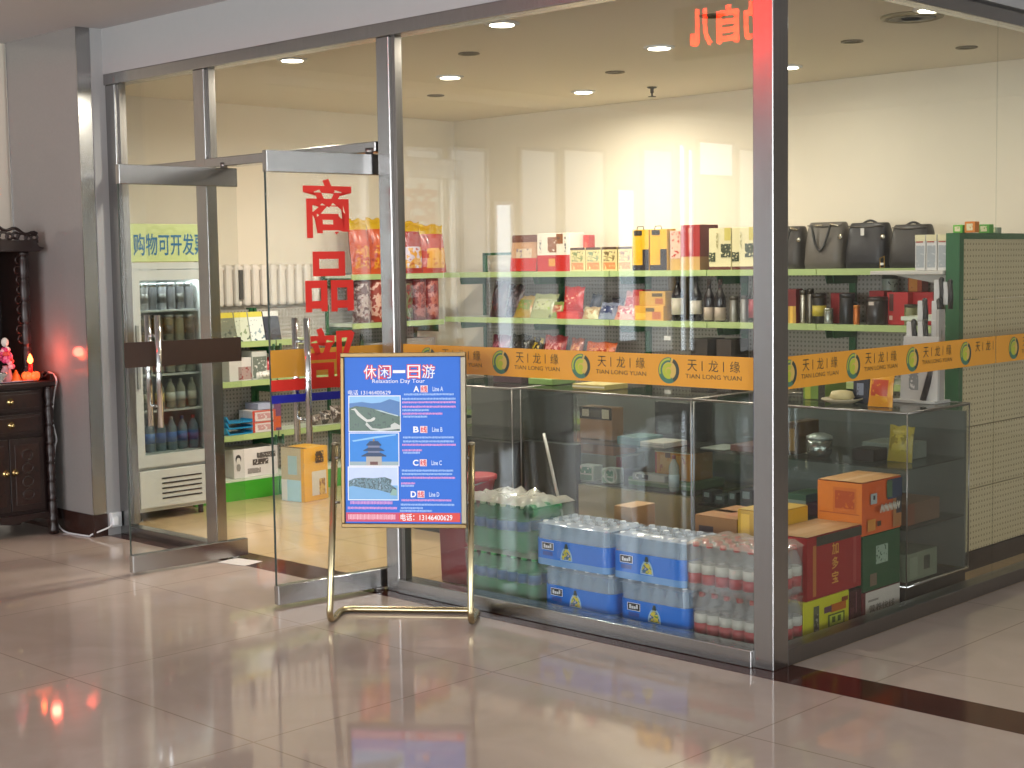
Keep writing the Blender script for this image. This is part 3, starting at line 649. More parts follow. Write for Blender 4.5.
# --- goods on the wall to the left, facing +x: x and y below are along the wall and away from it
WX = -5.235
def wy(x, y=300): return hit(x, y, 0, WX - .045).y
def left_bag(label, a, b, z, n, body, lab, top, d=.12, lean=-.12, frac=(.12, .1, .88, .5)):
    return pillow('noodle_bag', label, 'snack bag', (WX - .09, (wy(a) + wy(b)) / 2 + .04, z), R(90), (wy(b) - wy(a)) * .95, n * .0073, d, body, lab, 'noodle bags on the left wall', top, lean, frac)
YEL = printed(['#d8b818', '#c8a012', '#e0c84a'], 26, .25)
NR = printed(['#b03a18', '#c24c1c', '#9a2c16'], 12, .22)
left_bag('orange red noodle bag with a yellow top, first from the door', 352, 372, 1.537, 57, NR, printed(['#a8381a', '#b8481c', '#d89028', '#8c2812'], 34, .22), YEL)
left_bag('orange red noodle bag with a yellow top, half behind the steel post', 371, 391, 1.537, 58, NR, printed(['#a8381a', '#b8481c', '#d89028', '#8c2812'], 34, .22), YEL)
left_bag('brown red noodle bag with a white bowl picture and a yellow top', 399, 425, 1.537, 55, printed(['#8c3428', '#a0302a', '#7a3c3c'], 12, .22), printed(['#b0602c', '#d8a048', '#cfc4d8', '#b0402c'], 18, .22), YEL)
left_bag('red noodle bag with an orange bowl picture, at the end of the shelf', 423, 448, 1.537, 52, printed(['#9a3028', '#b84434', '#8a3430'], 12, .22), printed(['#c8702c', '#e0a850', '#b0402c'], 18, .22), YEL)
def tube_pack(label, a, b, n, cols):
    r = (wy(b) - wy(a)) / 2; t = thing('snack_tube', label, 'snack tube', (WX - .05, (wy(a) + wy(b)) / 2, 1.177), 0, 'tube packs on the left wall')
    MB().lathe([(r * .9, 0), (r, .01), (r, n * .0073 - .01), (r * .9, n * .0073)], printed(cols, 24, .3), n=16).build('body', t)
    MB().lathe([(r * 1.01, n * .0073 - .02), (r * 1.01, n * .0073 - .003), (r * .9, n * .0073 + .001)], mat(cols[-1], .3), n=16).build('lid', t)
tube_pack('dark red tube pack, first from the door', 354, 368, 43, ['#6d2a24', '#9c8a84', '#4c2420', '#5c2420'])
tube_pack('orange red tube pack with pale spots, second from the door', 369, 383, 44, ['#a8402c', '#c8a090', '#8a2c20', '#9a3020'])
tube_pack('dark green and red tube pack just past the steel post', 399, 411, 42, ['#40302c', '#5c6a4a', '#6a2c28', '#30302a'])
tube_pack('dusky red tube pack in the middle of the three', 412, 424, 43, ['#7c3030', '#9c5a54', '#682828', '#5c2828'])
tube_pack('bright red tube pack beside the short black tin', 425, 437, 44, ['#943434', '#b06a5c', '#7a2c2c', '#6a2424'])
tin('tea_tin', 'short black and grey tin at the end of the shelf by the corner', 'tin', (WX - .06, min(wy(445), 3.13), 1.177), .052, .17, mat('#3c383c', .4), mat('#2a282c', .4), mat('#6c686c', .4))
bx = lambda name, lab, cat, a, b, z, n, col, pr=(), wd=(), d=.16, **k: carton(name, lab, cat, WX - d, WX, wy(a, 430 if z < .6 else 320), wy(b, 430 if z < .6 else 320), z, z + n, col, pr, wd, **k)
bx('box', 'grey carton on the lower shelf under the tube packs', 'box', 398, 431, .822, .22, '#8a8784', [('r', .1, .1, .9, .9, '#94918c')])
bottle('drink_bottle', 'dark green bottle beside the grey carton by the door', 'bottle', (WX - .05, wy(361), .822), .27, .036, mat('#153a20', .15), mat('#2c5a34', .4), mat('#1c2c20', .3), None)
bx('box', 'low carton with a white front on the lower shelf behind the red lettering', 'box', 366, 396, .822, .2, '#8f8c88')
# low bays
for i, (a, b, cols, l) in enumerate([(216, 232, ['#3c4438', '#6a7060', '#c8c49a'], 'dark green cover, first from the fridge'), (233, 246, ['#7c8f6a', '#c2c8b4', '#4c5a48'], 'pale green cover'), (247, 261, ['#8fa3a8', '#d6dcd8', '#5c7480'], 'pale blue cover'), (262, 277, ['#1c2028', '#2c3444', '#14161c'], 'black cover')]):
    y0, y1 = wy(a, 325), wy(b, 325)
    t = carton('magazine', 'magazine with a %s, leaning on the low bay' % l, 'magazine', -.006, .006, -(y1 - y0) / 2, (y1 - y0) / 2, 0, .205, printed(cols, 24), [('r', 0, .82, 1, 1, ['#c8b830', '#d0c23c', '#c8c048', '#d8d8d4'][i])], group='magazines', bevel=.001)
    t.location = (WX + .0, (y0 + y1) / 2, 1.093); t.rotation_euler = (0, -.22, 0)
bx('snack_box', 'white box with a grey flower print behind the brown strip', 'box', 224, 246, .822, .16, '#c9c6c2', [('r', .4, .05, 1, .6, printed(['#c9c6c2', '#a08a86', '#8a3c3c'], 40))])
bx('snack_box', 'white box with grey sketch print beside a red bag', 'box', 247, 262, .822, .2, '#bdbfba', [('r', .05, .05, .95, .8, printed(['#bdbfba', '#6c746c', '#d0d0cc'], 40))])
pillow('snack_bag', 'bright red bag on the low shelf next to the white sketch box', 'snack bag', (WX - .06, wy(270), .822), R(90), .12, .15, .07, printed(['#b01c24', '#8c1820'], 18), printed(['#c84a4a', '#b01c24'], 30), None)
pillow('snack_bag', 'small white bag lying in front of the white sketch box', 'snack bag', (WX - .005, wy(258), .822), R(90), .15, .06, .05, printed(['#d8d6d0', '#b0aca4'], 18), printed(['#e0ded8', '#a8a49c'], 30), None, lean=0)
t = thing('tray', 'stack of bright blue plastic trays on the low shelf', 'tray', (WX - .07, wy(237, 420), .452)); tm = mat('#1f86b8', .3)
for k in range(3):
    MB().prism([(-.10, 0), (.10, 0), (.125, .05), (.115, .05), (.092, .008), (-.092, .008), (-.115, .05), (-.125, .05)], -.07, .07, tm).build('tray_layer', t, loc=(0, 0, .04 * k), rot=(0, 0, R(90)))
for k, z in ((0, 0), (1, .078)):
    bx('snack_box', 'white box with red edge stripes, %s of two on the low shelf' % ('lower' if k == 0 else 'upper'), 'box', 249, 272, .452 + z, .075, '#cfc5c4', [('r', 0, 0, .1, 1, '#b03c2c'), ('r', .9, 0, 1, 1, '#c4552c'), ('r', .1, .85, 1, 1, '#b85c50'), ('r', .2, .2, .8, .7, printed(['#cfc5c4', '#b88c8c', '#cfc5c4'], 40))])
bx('snack_box', 'small lilac box on top of the red striped boxes', 'box', 252, 268, .608, .045, '#9aa0b8')
bx('snack_box', 'little red and purple box at the end above the red striped boxes', 'box', 270, 278, .452, .2, '#6c4468', [('r', .1, .1, .9, .5, '#c0542c')])
for k, (a, b, h, c) in enumerate([(312, 322, .08, '#5a4a44'), (323, 333, .1, '#3c3430'), (334, 343, .13, '#4a3c34')]):
    pillow('snack_bag', 'crumpled %s packet on the low shelf behind the door handle' % ['grey brown', 'dark brown', 'tall brown'][k], 'snack bag', (WX - .05, wy(a + 5, 420), .452), R(90), .1, h, .06, printed([c, '#8a7c74'], 30), printed(['#a89c94', c], 40), None, lean=-.3)
c = bx('carton', 'long white carton with a black head drawing at the foot of the low bay', 'carton', 229, 273, .147, .20, '#d4cfcd', [('r', .52, .62, .95, .82, printed(['#d4cfcd', '#56504e', '#d4cfcd'], 60)), ('r', .42, .4, .78, .6, printed(['#d4cfcd', '#4a4442', '#d4cfcd'], 50)), ('r', .3, .12, .6, .3, printed(['#d4cfcd', '#8a8482', '#d4cfcd'], 60))], d=.2)
hd = MB(); 
def disc(mb, y, z, ry, rz, m, e): mb.add([(.1 + e, y + ry * math.cos(2 * math.pi * k / 20), z + rz * math.sin(2 * math.pi * k / 20)) for k in range(20)], [list(range(20))], m)
disc(hd, -.15, .135, .024, .03, mat('#3a3636', .5), .002); disc(hd, -.15, .122, .017, .022, mat('#d9d4d0', .5), .003); disc(hd, -.15, .075, .018, .028, mat('#8d8886', .5), .002)
hd.build('logo', c)
c = MB()
# big yellow carton on the floor by the door
t = carton('carton', 'tall yellow carton with a pale blue side, on the floor inside the door', 'carton', -4.99, -4.775, 1.425, 1.66, .002, .37, '#d6a024',
       [('f', 0, 0, .88, 1, '#bcb08e'), ('f', .2, 0, .85, .4, '#a9d2e0'), ('f', .3, .5, .7, .85, '#9fc0c4'), ('f', .0, 0, .25, .4, '#d8dcd8'), ('f', .88, 0, 1, 1, '#d6a024'), ('r', .3, .1, .9, .55, '#c6bfae'), ('r', .6, .1, .85, .4, printed(['#c6a24c', '#8a5c1c'], 40)), ('r', .45, .7, .8, .92, printed(['#d6a024', '#3c2a18', '#d6a024'], 40))], rotz=R(8))
fl = MB().add([(-.105, -.117, .368), (.105, -.117, .368), (.10, -.19, .378), (-.10, -.19, .378)], [(0, 1, 2, 3)], mat('#d8b050', .6)); 
MB().box(-.1075, -.117, .368, .1075, -.09, .372, mat('#5d4420', .6)).build('flap', t)

# radiator on the left wall above the low bays
rd = thing('radiator', 'white column radiator on the wall above the low green bays', 'radiator', (-5.535, 1.2, 1.325)); fin = MB(); first = None
for k in range(13):
    o = MB().box(-.03, -.032, .0, .035, .032, .30, mat('#dcd4ca', .35)).build('fin', rd, bevel=.022, loc=(0, .05 + k * .078, 0)) if first is None else first.copy()
    if first is None: first = o
    else: COL.objects.link(o); o.location = (0, .05 + k * .078, 0)
MB().tube([(0, -.02, .27), (0, 1.04, .27)], .016, mat('#dcd4ca', .35), 8).build('header_pipe', rd)
MB().tube([(0, -.05, .29), (0, -.05, .39), (-.06, -.05, .40)], .012, mat('#8f8a80', .35, .6), 8).lathe([(.022, .36), (.022, .40)], mat('#8f8a80', .35, .6), (0, -.05, 0), 10).build('valve', rd)
for k in range(1): MB().box(.034, .28, .05, .05, .31, .26, mat('#4c4a48', .4)).build('control_plate', rd)

# ------------------------------------------------------------------ gondola end beside the side glazing, with what hangs on it
g = thing('display_gondola', 'green framed display gondola with perforated cream back against the side glazing', 'shelf', (-.31, 2.07, 0))
for y in (0, 1.30): MB().box(-.065, y, 0, .008, y + .045, 1.72, GREEN).build('upright', g)
for k in range(5):
    z = .10 + k * .322; MB().box(-.03, .047, z, -.004, 1.298, z + .318, PEGC).build('back_panel', g, bevel=.003)
MB().box(-.06, .045, 1.69, .006, 1.30, 1.72, GREEN).build('top_rail', g); MB().box(-.35, .0, .0, .0, 1.30, .095, mat('#241c19', .4)).build('base', g)
for z in (.5, .9, 1.3): MB().box(-.34, .05, z - .02, -.04, 1.10, z, mat('#c9d2c0', .5)).build('shelf', g)
# white bracket tray and the packets on it
br = thing('bracket_tray', 'white bracket tray fixed beside the green end post', 'tray', (-.51, 2.13, 1.535))
MB().box(-.28, -.08, -.02, .13, .12, 0, mat('#bdb9b0', .5)).build('tray', br, bevel=.004)
MB().prism([(-.2, -.02), (.13, -.02), (.13, -.11), (.08, -.07)], .0, .02, mat('#b3afa6', .5)).build('bracket', br)
for k in range(3):
    carton('white_packet', 'tall white packet with grey print on the bracket tray, %s' % ['beside the black handbag', 'between the other two white packets', 'against the green post'][k], 'packet', -.515 + k * .062 - .032, -.515 + k * .062 + .024, 2.075, 2.12, 1.536, 1.715, '#cfcdc8',
           [('f', .1, .08, .9, .7, printed(['#cfcdc8', '#9aa0a2', '#b8babb'], 40)), ('f', 0, .82, 1, 1, '#d0c8a0'), ('f', .1, .78, .8, .82, '#a05048')], group='white packets')
for k, (x, y, w2, h, c, l) in enumerate([(-.36, 2.14, .05, .04, '#5fae3a', 'small bright green box on the ledge beside an orange one'), (-.295, 2.14, .055, .055, '#d07a24', 'small orange box on top of the green end post'), (-.36, 2.42, .06, .045, '#4f9a38', 'small green box lying on the gondola top rail'), (-.36, 2.52, .05, .03, '#8c9a80', 'small grey green box lying on the gondola top rail')]):
    z = 1.7205 if k else 1.7205
    carton('small_box', l, 'box', x - w2 / 2 + .02, x + w2 / 2 + .02, y - .02, y + .03, z, z + h, c, [('f', .2, .2, .8, .8, printed([c, '#d8d0a8', c], 60))])

# ------------------------------------------------------------------ glass counters
def counter(label, x0, x1, y0, y1, zs, ztop=.9, kick='#2a2622', kz=.10, panel=None, back=None, ends=True, cat='counter', group='glass counters'):
    t = thing('glass_counter', label, cat, (x0, y0, 0), 0, group); w, d = x1 - x0, y1 - y0
    MB().box(0, 0, ztop - .008, w, d, ztop, CASEGLASS).build('glass_top', t)
    MB().box(0, 0, kz + .012, w, .006, ztop - .008, CASEGLASS).build('front_glass', t)
    for x in (0, w - .006): MB().box(x, .006, kz + .012, x + .006, d, ztop - .008, CASEGLASS).build('side_glass', t)
    for z in zs: MB().box(.008, .02, z - .008, w - .008, d - .03, z, glass('#e2e8e4', 1, name='shelf_glass')).build('glass_shelf', t)
    f = MB(); s = .0035
    for x in (0, w):
        for y in (0, d): f.tube([(x, y, kz), (x, y, ztop)], s, STEELD, 6)
    for y in (0, d): f.tube([(0, y, ztop - .004), (w, y, ztop - .004)], .0065, STEELD, 6); f.tube([(0, y, kz + .006), (w, y, kz + .006)], .007, CHROME, 6)
    for x in (0, w): f.tube([(x, 0, ztop - .004), (x, d, ztop - .004)], .0065, STEELD, 6); f.tube([(x, 0, kz + .006), (x, d, kz + .006)], .007, CHROME, 6)
    f.build('frame', t)
    if panel and len(panel) > 3: MB().box(.012, .012, .115, .40, .06, .60, mat('#191817', .5)).build('dark_panel', t)
    if panel:
        z0, z1, c = panel[:3]; MB().box(.42 if len(panel) > 3 else .01, .012, z0, w - .01, d - .02, z1, mat(c, .6)).build('lower_panel', t)
    MB().box(.01, .008, 0, w - .01, d - .01, kz, mat(kick, .5)).build('kick_base', t)
    if back: MB().box(.008, d - .03, kz + .01, w - .008, d - .012, back[0], mat(back[1], .6)).build('rear_panel', t)
    return t
Y0, Y1 = 1.285, 1.88
counter('glass counter with a cream lower panel, behind the blue water packs', -2.57, -1.368, Y0, Y1, [.62, .40], back=(.86, '#80837e'), panel=(.115, .385, '#a89a72', 1))
counter('glass counter at the corner of the shop, behind the orange carton', -1.35, -.145, Y0, Y1, [.64, .36], kz=.09, back=(.86, '#666a66'))
counter('dark based glass counter behind the poster stand', -3.45, -2.59, Y0 - .05, Y1 - .1, [.60], panel=(.115, .585, '#1f1d1c'), kz=.10, back=(.86, '#5d5a55'))

# goods in and on the counters
def cx(x, y=430, Y=Y0 + .12): return hit(x, y, 1, Y).x
def cb(name, label, cat, a, b, z, zt, col, pr=(), wd=(), Y=Y0 + .12, d=.2, **k):
    return carton(name, label, cat, cx(a, 440, Y), cx(b, 440, Y), Y, Y + d, z, zt, col, pr, wd, **k)
cb('carton', 'orange printed carton inside the counter, on its lower shelf', 'carton', 655, 690, .445, .60, '#cf8a34', [('f', .0, .1, .05, .9, '#a82a1c'), ('f', .15, .1, .9, .85, printed(['#cf8a34', '#d8a860', '#b0602c'], 20)), ('f', .3, .75, .45, .95, '#5d3a18'), ('f', 0, .93, 1, 1, '#d8cfae')], Y=Y0 + .14)
cb('carton', 'long flat green carton lying under the orange printed carton', 'carton', 628, 691, .402, .444, '#6d8a5a', [('f', 0, .5, 1, .7, '#a8b08a')], Y=Y0 + .10, d=.3)
cb('carton', 'brown carton with a black top band inside the counter', 'carton', 580, 612, .622, .80, '#a07a5c', [('f', 0, .62, 1, 1, '#242018'), ('f', .08, .7, .3, .92, '#b8ae98'), ('f', .7, .66, .92, .95, '#c8bfa8'), ('f', .35, .7, .65, .9, '#4c4434')], Y=Y0 + .16, d=.10)
cb('carton', 'flat orange brown carton hanging low, under the shelf in the counter', 'carton', 580, 613, .53, .61, '#a8714a', [('f', .1, .2, .4, .8, '#bd8a60')], Y=Y0 + .2)
cb('carton', 'stone grey carton with red end under the orange brown one', 'carton', 581, 622, .46, .529, '#8a8272', [('f', .86, 0, 1, 1, '#7a2c30')], Y=Y0 + .2)
for k, (a, b, z, h) in enumerate([(578, 593, .403, .085), (601, 614, .403, .08)]):
    cb('white_packet', 'white and green printed packet on the lower counter shelf, %s' % ('nearest the leaning pole' if k == 0 else 'next to the cable coil'), 'packet', a, b, z, z + h, '#c8cec8', [('f', .1, .5, .9, .9, printed(['#dcded8', '#5c8a78', '#c8cec8'], 50)), ('f', .1, .05, .9, .4, '#7d9c90')], Y=Y0 + .05, d=.08)
tc_ = thing('cable_coil', 'coil of white cable on the lower counter shelf', 'cable', (cx(610, 470, Y0 + .04), Y0 + .045, .45))
for k in range(3): MB().tube([((.045 - .004 * k) * math.cos(2 * math.pi * i / 20), .006 * k, (.042 - .003 * k) * math.sin(2 * math.pi * i / 20)) for i in range(20)], .005, mat('#c8ccc8', .4), 6, True).build('loop', tc_)
cb('white_packet', 'flat silver grey tray of goods on the lower counter shelf', 'packet', 632, 664, .445, .48, '#a8a8a4', [('f', .1, .2, .5, .9, printed(['#d0d0ca', '#3c3c3a', '#a8a8a4'], 40))], Y=Y0 + .03, d=.07)
cb('carton', 'teal folded cloth pack on the counter shelf', 'carton', 617, 640, .622, .665, '#557a78', [('f', 0, .5, 1, .55, '#3c5c5a')], Y=Y0 + .06)
cb('book', 'open white booklet pile on the counter shelf', 'book', 640, 664, .622, .650, '#bdb8ac', [('f', 0, .45, 1, .55, '#7c786c')], Y=Y0 + .05)
cb('carton', 'dark box standing behind the white booklet pile', 'carton', 655, 690, .622, .84, '#2f3230', [('f', .1, .2, .5, .5, '#4c5450')], Y=Y0 + .3)
bottle('drink_bottle', 'clear small bottle in front of the orange printed carton', 'bottle', (cx(674, 470, Y0 + .05), Y0 + .05, .402), .19, .028, film('#cfd8d8', .45), mat('#b8c4cc', .5), mat('#8a4a4c', .4), None, False)
# corner counter
bw_ = thing('steel_pot', 'small shiny steel pot with a pale lid in the corner counter', 'pot', (cx(815, 455), Y0 + .16, .642))
MB().lathe([(.05, 0), (.062, .02), (.062, .085)], mat('#8f928e', .25, .8), n=20).build('body', bw_); MB().lathe([(.064, .085), (.064, .098), (.03, .112)], mat('#b8bdba', .3, .5), n=20).build('lid', bw_)
cb('carton', 'low black box on the corner counter shelf', 'carton', 852, 874, .642, .70, '#171615')
pillow('snack_bag', 'mustard yellow crumpled packet in the corner counter', 'snack bag', (cx(891, 450), Y0 + .2, .642), 0, .13, .17, .06, printed(['#a08a28', '#b09c3c', '#7c6c20'], 20), printed(['#b8a440', '#8a7a24'], 20), None)
cb('carton', 'large grey green carton at the far end inside the corner counter', 'carton', 862, 906, .642, .72, '#7d857c', Y=Y0 + .24)
cb('wood_carving', 'upright brown box with a gold face inside the corner counter', 'carton', 786, 797, .642, .80, '#4c3620', [('f', .3, .1, .8, .8, '#8a6a34')], Y=Y0 + .14)
cb('carton', 'dark flat carton under the corner counter shelf behind the maroon carton', 'carton', 796, 826, .362, .42, '#5a2c2a', Y=Y0 + .06)
cb('carton', 'pale green box with a white strip on the lower shelf of the corner counter', 'carton', 786, 806, .362, .46, '#5c7a58', [('f', 0, .4, 1, .7, '#b8c4b4')], Y=Y0 + .06)
cb('carton', 'flat dark red tray on the corner counter shelf beside the corner post', 'carton', 730, 752, .642, .675, '#5c2c22', Y=Y0 + .06)
cb('book', 'pale paper lying on the corner counter shelf next to the dark red tray', 'paper', 700, 724, .642, .648, '#a8aaa2', Y=Y0 + .04)
for k, (a, b, h, c) in enumerate([(702, 711, .06, '#23282a'), (714, 724, .045, '#3a4446'), (728, 736, .07, '#2b3030'), (740, 752, .09, '#1d2222')]):
    cb('trinket_box', 'small dark trinket box on the lower corner counter shelf, %s' % ['nearest the chrome corner bar', 'second from the chrome corner bar', 'third from the chrome corner bar', 'beside the corner post'][k], 'box', a, b, .362, .362 + h, c, [('f', .2, .5, .8, .9, '#7c8a8a')], Y=Y0 + .06, d=.1)
# on top of the counters
ZT = .902
cb('snack_box', 'low green box lying on the counter under the strip', 'box', 529, 553, ZT, ZT + .035, '#7fa05c', Y=Y0 + .2)
cb('snack_box', 'low gold and white box on the counter below the emblem', 'box', 573, 605, ZT, ZT + .03, '#b3a45c', [('f', 0, .4, 1, .7, '#d8d4b8')], Y=Y0 + .1)
cb('snack_box', 'dark maroon flat box on the counter behind the poster', 'box', 494, 522, ZT, ZT + .05, '#3c2226', Y=Y0 + .2)
cb('snack_box', 'green and yellow striped box on the counter beside the corner post', 'box', 803, 825, ZT, ZT + .12, '#6d8a34', [('f', .1, 0, .35, 1, '#a8b03c'), ('f', .7, 0, 1, 1, '#2c2c1c')], Y=Y0 + .3)
ds = thing('pewter_dish', 'shallow cream dish with a grey rim on the counter', 'dish', (cx(842, 395, Y0 + .2), Y0 + .2, ZT)); MB().lathe([(.05, 0), (.10, .022), (.098, .026), (.05, .008)], mat('#a39a80', .4), n=24).build('bowl', ds); MB().lathe([(.03, .012), (.062, .03), (.05, .058), (.02, .064)], mat('#b8ac7c', .5), n=20).build('loaf', ds)
cb('snack_box', 'dark blue carton with pale print on the counter', 'box', 853, 868, ZT, ZT + .13, '#242c3c', [('f', .25, .3, .7, .75, printed(['#242c3c', '#8a94a8', '#242c3c'], 60))], Y=Y0 + .26)
pillow('snack_bag', 'yellow packet with red print standing on the counter', 'snack bag', (cx(879, 395, Y0 + .14), Y0 + .15, ZT), 0, .13, .17, .05, printed(['#d8901c', '#e0a028'], 14), printed(['#e0a828', '#b8401c', '#d88a1c'], 26), None)
# white stand with black handled brushes
st = thing('brush_stand', 'white display stand holding rows of black handled brushes on the corner counter', 'display stand', (-.335, 1.74, ZT))
MB().prism([(-.10, 0), (.10, 0), (.105, .32), (-.08, .32)], -.01, .01, mat('#c4c2be', .5)).build('front_board', st); MB().box(-.13, -.05, 0, .11, .10, .012, mat('#b8b6b2', .5)).build('base', st)
MB().box(-.05, -.0115, .06, -.0, -.0105, .2, printed(['#c4c2be', '#8a8c8c', '#d6d4d0'], 40)).build('printed_panel', st)
for k, (x, y, z) in enumerate([(-.055, .017, .30), (.005, .017, .30), (.07, .03, .31), (-.02, .06, .40), (.055, .06, .40), (.045, .10, .50), (.09, .10, .49)]):
    b_ = MB().box(x - .024, y - .006, z - .02, x + .006, y + .006, z + .09, mat('#c9c8c5', .5)).build('white_sleeve', st, bevel=.004)
    MB().tube([(x + .016, y, z - .04), (x + .019, y, z + .03), (x + .014, y - .004, z + .09)], .0125, BLACK, 8).ball((x + .015, y - .002, z + .09), .014, BLACK, n=8, k=6).build('black_handle', b_)
MB().tube([(.03, -.02, .012), (.06, -.005, .14), (.075, .0, .27)], .016, mat('#1c1416', .3), 8).build('black_comb', st)
MB().box(.085, .0, .012, .10, .06, .45, mat('#a8a49e', .5)).build('rear_post', st)
MB().tube([(-.16, -.02, .0), (-.185, -.01, .08), (-.16, .0, .2)], .003, BLACK, 6).build('hook_wire', st)

# ------------------------------------------------------------------ drinks in shrink film behind the front glazing
PET = film('#d8e0e2', .26, .12); PETG = film('#46b47e', .42, .1); CLEAR = film('#cdd6da', .16, .12)
def bottle_mesh(h, r, m, neck=.30):
    pr = [(r * .7, 0), (r * .95, .008), (r, .02), (r, h * .35), (r * .94, h * .40), (r, h * .45), (r, h * .62), (r * .8, h * .76), (r * neck * 1.2, h * .90), (r * neck * 1.1, h * .93)]
    o = MB().lathe(pr, m, n=12).build('bottle'); me = o.data; bpy.data.objects.remove(o); return me
def small(name, pr, m, n=12):
    o = MB().lathe(pr, m, n=n).build(name); me = o.data; bpy.data.objects.remove(o); return me
def put(name, me, parent, loc, rot=None):
    o = bpy.data.objects.new(name, me); COL.objects.link(o); o.parent = parent; o.location = loc
    if rot: o.rotation_euler = rot
    return o
def loop_shell(mb, w, d, z0, z1, m, e=0, scal=6, amp=.006, rings=4, rnd=0):
    """film wrapped tightly round the rows of bottles: a closed wavy band"""
    pts, n = [], 72; vs, fs = [], []
    for k in range(rings + 1):
        z = z0 + (z1 - z0) * k / rings
        for i in range(n):
            a = 2 * math.pi * i / n; c, s = math.cos(a), math.sin(a)
            x = (w / 2 + e) * math.copysign(abs(c) ** .22, c); y = (d / 2 + e) * math.copysign(abs(s) ** .22, s)
            b = amp * (abs(math.sin(math.pi * scal * (x / w + .5))) - .5); y += math.copysign(b, s) * (abs(s) > .5)
            j = rnd * (random.random() - .5); vs.append((x + j, y + j, z + (rnd * (random.random() - .5) if 0 < k < rings else 0)))
    for k in range(rings):
        for i in range(n): q = (i + 1) % n; fs.append((k * n + i, k * n + q, (k + 1) * n + q, (k + 1) * n + i))
    return mb.add(vs, fs, m, True)
BL = dict(h=.205, r=.0335)
M_B = bottle_mesh(.205, .0335, PET); M_CAPW = small('cap', [(.0135, 0), (.0145, .002), (.0145, .015), (.012, .018)], mat('#d9dcdd', .4)); M_CAPR = small('cap', [(.0135, 0), (.0145, .002), (.0145, .015), (.012, .018)], mat('#b8282a', .35))
M_LABR = small('label', [(.0342, .035), (.0342, .078)], mat('#b22834', .4)); M_LABW = small('label', [(.0343, .079), (.0343, .118)], mat('#d6dfd8', .4))
def film_top(t, w, d, z, m, rnd=.012, nx=14, ny=8):
    vs = [(-w / 2 + w * i / nx, -d / 2 + d * j / ny, z + (rnd * (random.random() - .3) if 0 < i < nx and 0 < j < ny else -.012)) for j in range(ny + 1) for i in range(nx + 1)]
    fs = [(j * (nx + 1) + i, j * (nx + 1) + i + 1, (j + 1) * (nx + 1) + i + 1, (j + 1) * (nx + 1) + i) for j in range(ny) for i in range(nx)]
    return MB().add(vs, fs, m, True)
def water_pack(label, x0, x1, y0, z0, kind):
    w, rows = x1 - x0, 4; d = rows * .068; t = thing('water_pack', label, 'drinks pack', ((x0 + x1) / 2, y0 + d / 2, z0), 0, 'blue water packs' if kind == 'blue' else 'red label water packs')
    n = max(5, round(w / .0685)); st_ = w / n
    for i in range(n):
        for j in range(rows):
            if kind == 'blue' and 0 < j < rows - 1 and 0 < i < n - 1 and z0 < .1: continue
            p = (-w / 2 + st_ * (i + .5), -d / 2 + .034 + j * .068, 0)
            o = put('bottle', M_B, t, p); put('cap', M_CAPW if kind == 'blue' else M_CAPR, o, (0, 0, .188))
            if kind == 'red': put('label', M_LABR, o, (0, 0, 0)); put('label', M_LABW, o, (0, 0, 0))
    if kind == 'blue':
        s = loop_shell(MB(), w + .004, d + .004, .006, .125, film('#2a7ae2', .84, .2), .002, n, .005).build('printed_wrap', t, 'blue printed film')
        lo = loop_shell(MB(), w + .006, d + .006, .006, .036, film('#8cc0ec', .6, .2), .002, n, .005).build('pale_band', s)
        q = MB(); y = -d / 2 - .0085; u = -w / 2 + .085
        q.rect(u - .036, .078, u + .036, .112, y, mat('#dfe6ee', .4)); q.rect(u - .033, .080, u + .033, .110, y - .0006, mat('#1a1b22', .4))
        for a, b, c, e in ((-.024, -.014, .086, .104), (-.012, .0, .086, .098), (.002, .012, .086, .098), (.014, .024, .088, .106)): q.rect(u + a, c, u + b, e, y - .0012, mat('#cdd2d8', .4))
        q.rect(u - .03, .052, u + .03, .070, y, mat('#2a4f9c', .4)); q.build('logo', s)
        e = MB(); u += .115
        e.add([(u + .036 * math.cos(math.pi * k / 14), y - .0006, .04 + .062 * math.sin(math.pi * k / 14)) for k in range(15)], [list(range(15))], mat('#8fb9d8', .4))
        e.add([(u + .028 * math.cos(math.pi * k / 14), y - .0012, .044 + .05 * math.sin(math.pi * k / 14)) for k in range(15)], [list(range(15))], printed(['#5c8a3c', '#d0c03c', '#3c6a8a', '#c8b8d0'], 60))
        e.add([(u - .012, y - .0018, .095), (u + .012, y - .0018, .095), (u + .006, y - .0018, .118), (u - .006, y - .0018, .118)], [(0, 1, 2, 3)], mat('#16332c', .4)); e.build('emblem', s)
        loop_shell(MB(), w + .002, d + .002, .126, .196, film('#c4dcf4', .30, .1), .001, n, .004, 3, .002).build('clear_wrap', t)
        film_top(t, w, d, .206, film('#d4e2f0', .42, .12), .006).build('film_top', t)
    else:
        loop_shell(MB(), w + .004, d + .004, .004, .2, film('#d8cfc8', .13, .1), .002, n, .006, 6, .005).build('clear_wrap', t)
        film_top(t, w, d, .209 if z0 < .1 else .212, film('#e6dace', .32, .12), .004 if z0 < .1 else .03).build('film_top', t)
    return t
water_pack('blue wrapped water pack, upper one next to the green bottles', -1.442, -1.0, .19, .209, 'blue')
water_pack('blue wrapped water pack, upper one next to the red label bottles', -.975, -.572, .19, .209, 'blue')
water_pack('blue wrapped water pack on the floor next to the green bottles', -1.39, -.978, .19, .002, 'blue')
water_pack('blue wrapped water pack on the floor next to the red label bottles', -.935, -.560, .19, .002, 'blue')
water_pack('red label water pack, upper one beside the corner post', -.568, -.150, .18, .212, 'red')
water_pack('red label water pack on the floor beside the corner post', -.535, -.150, .18, .002, 'red')
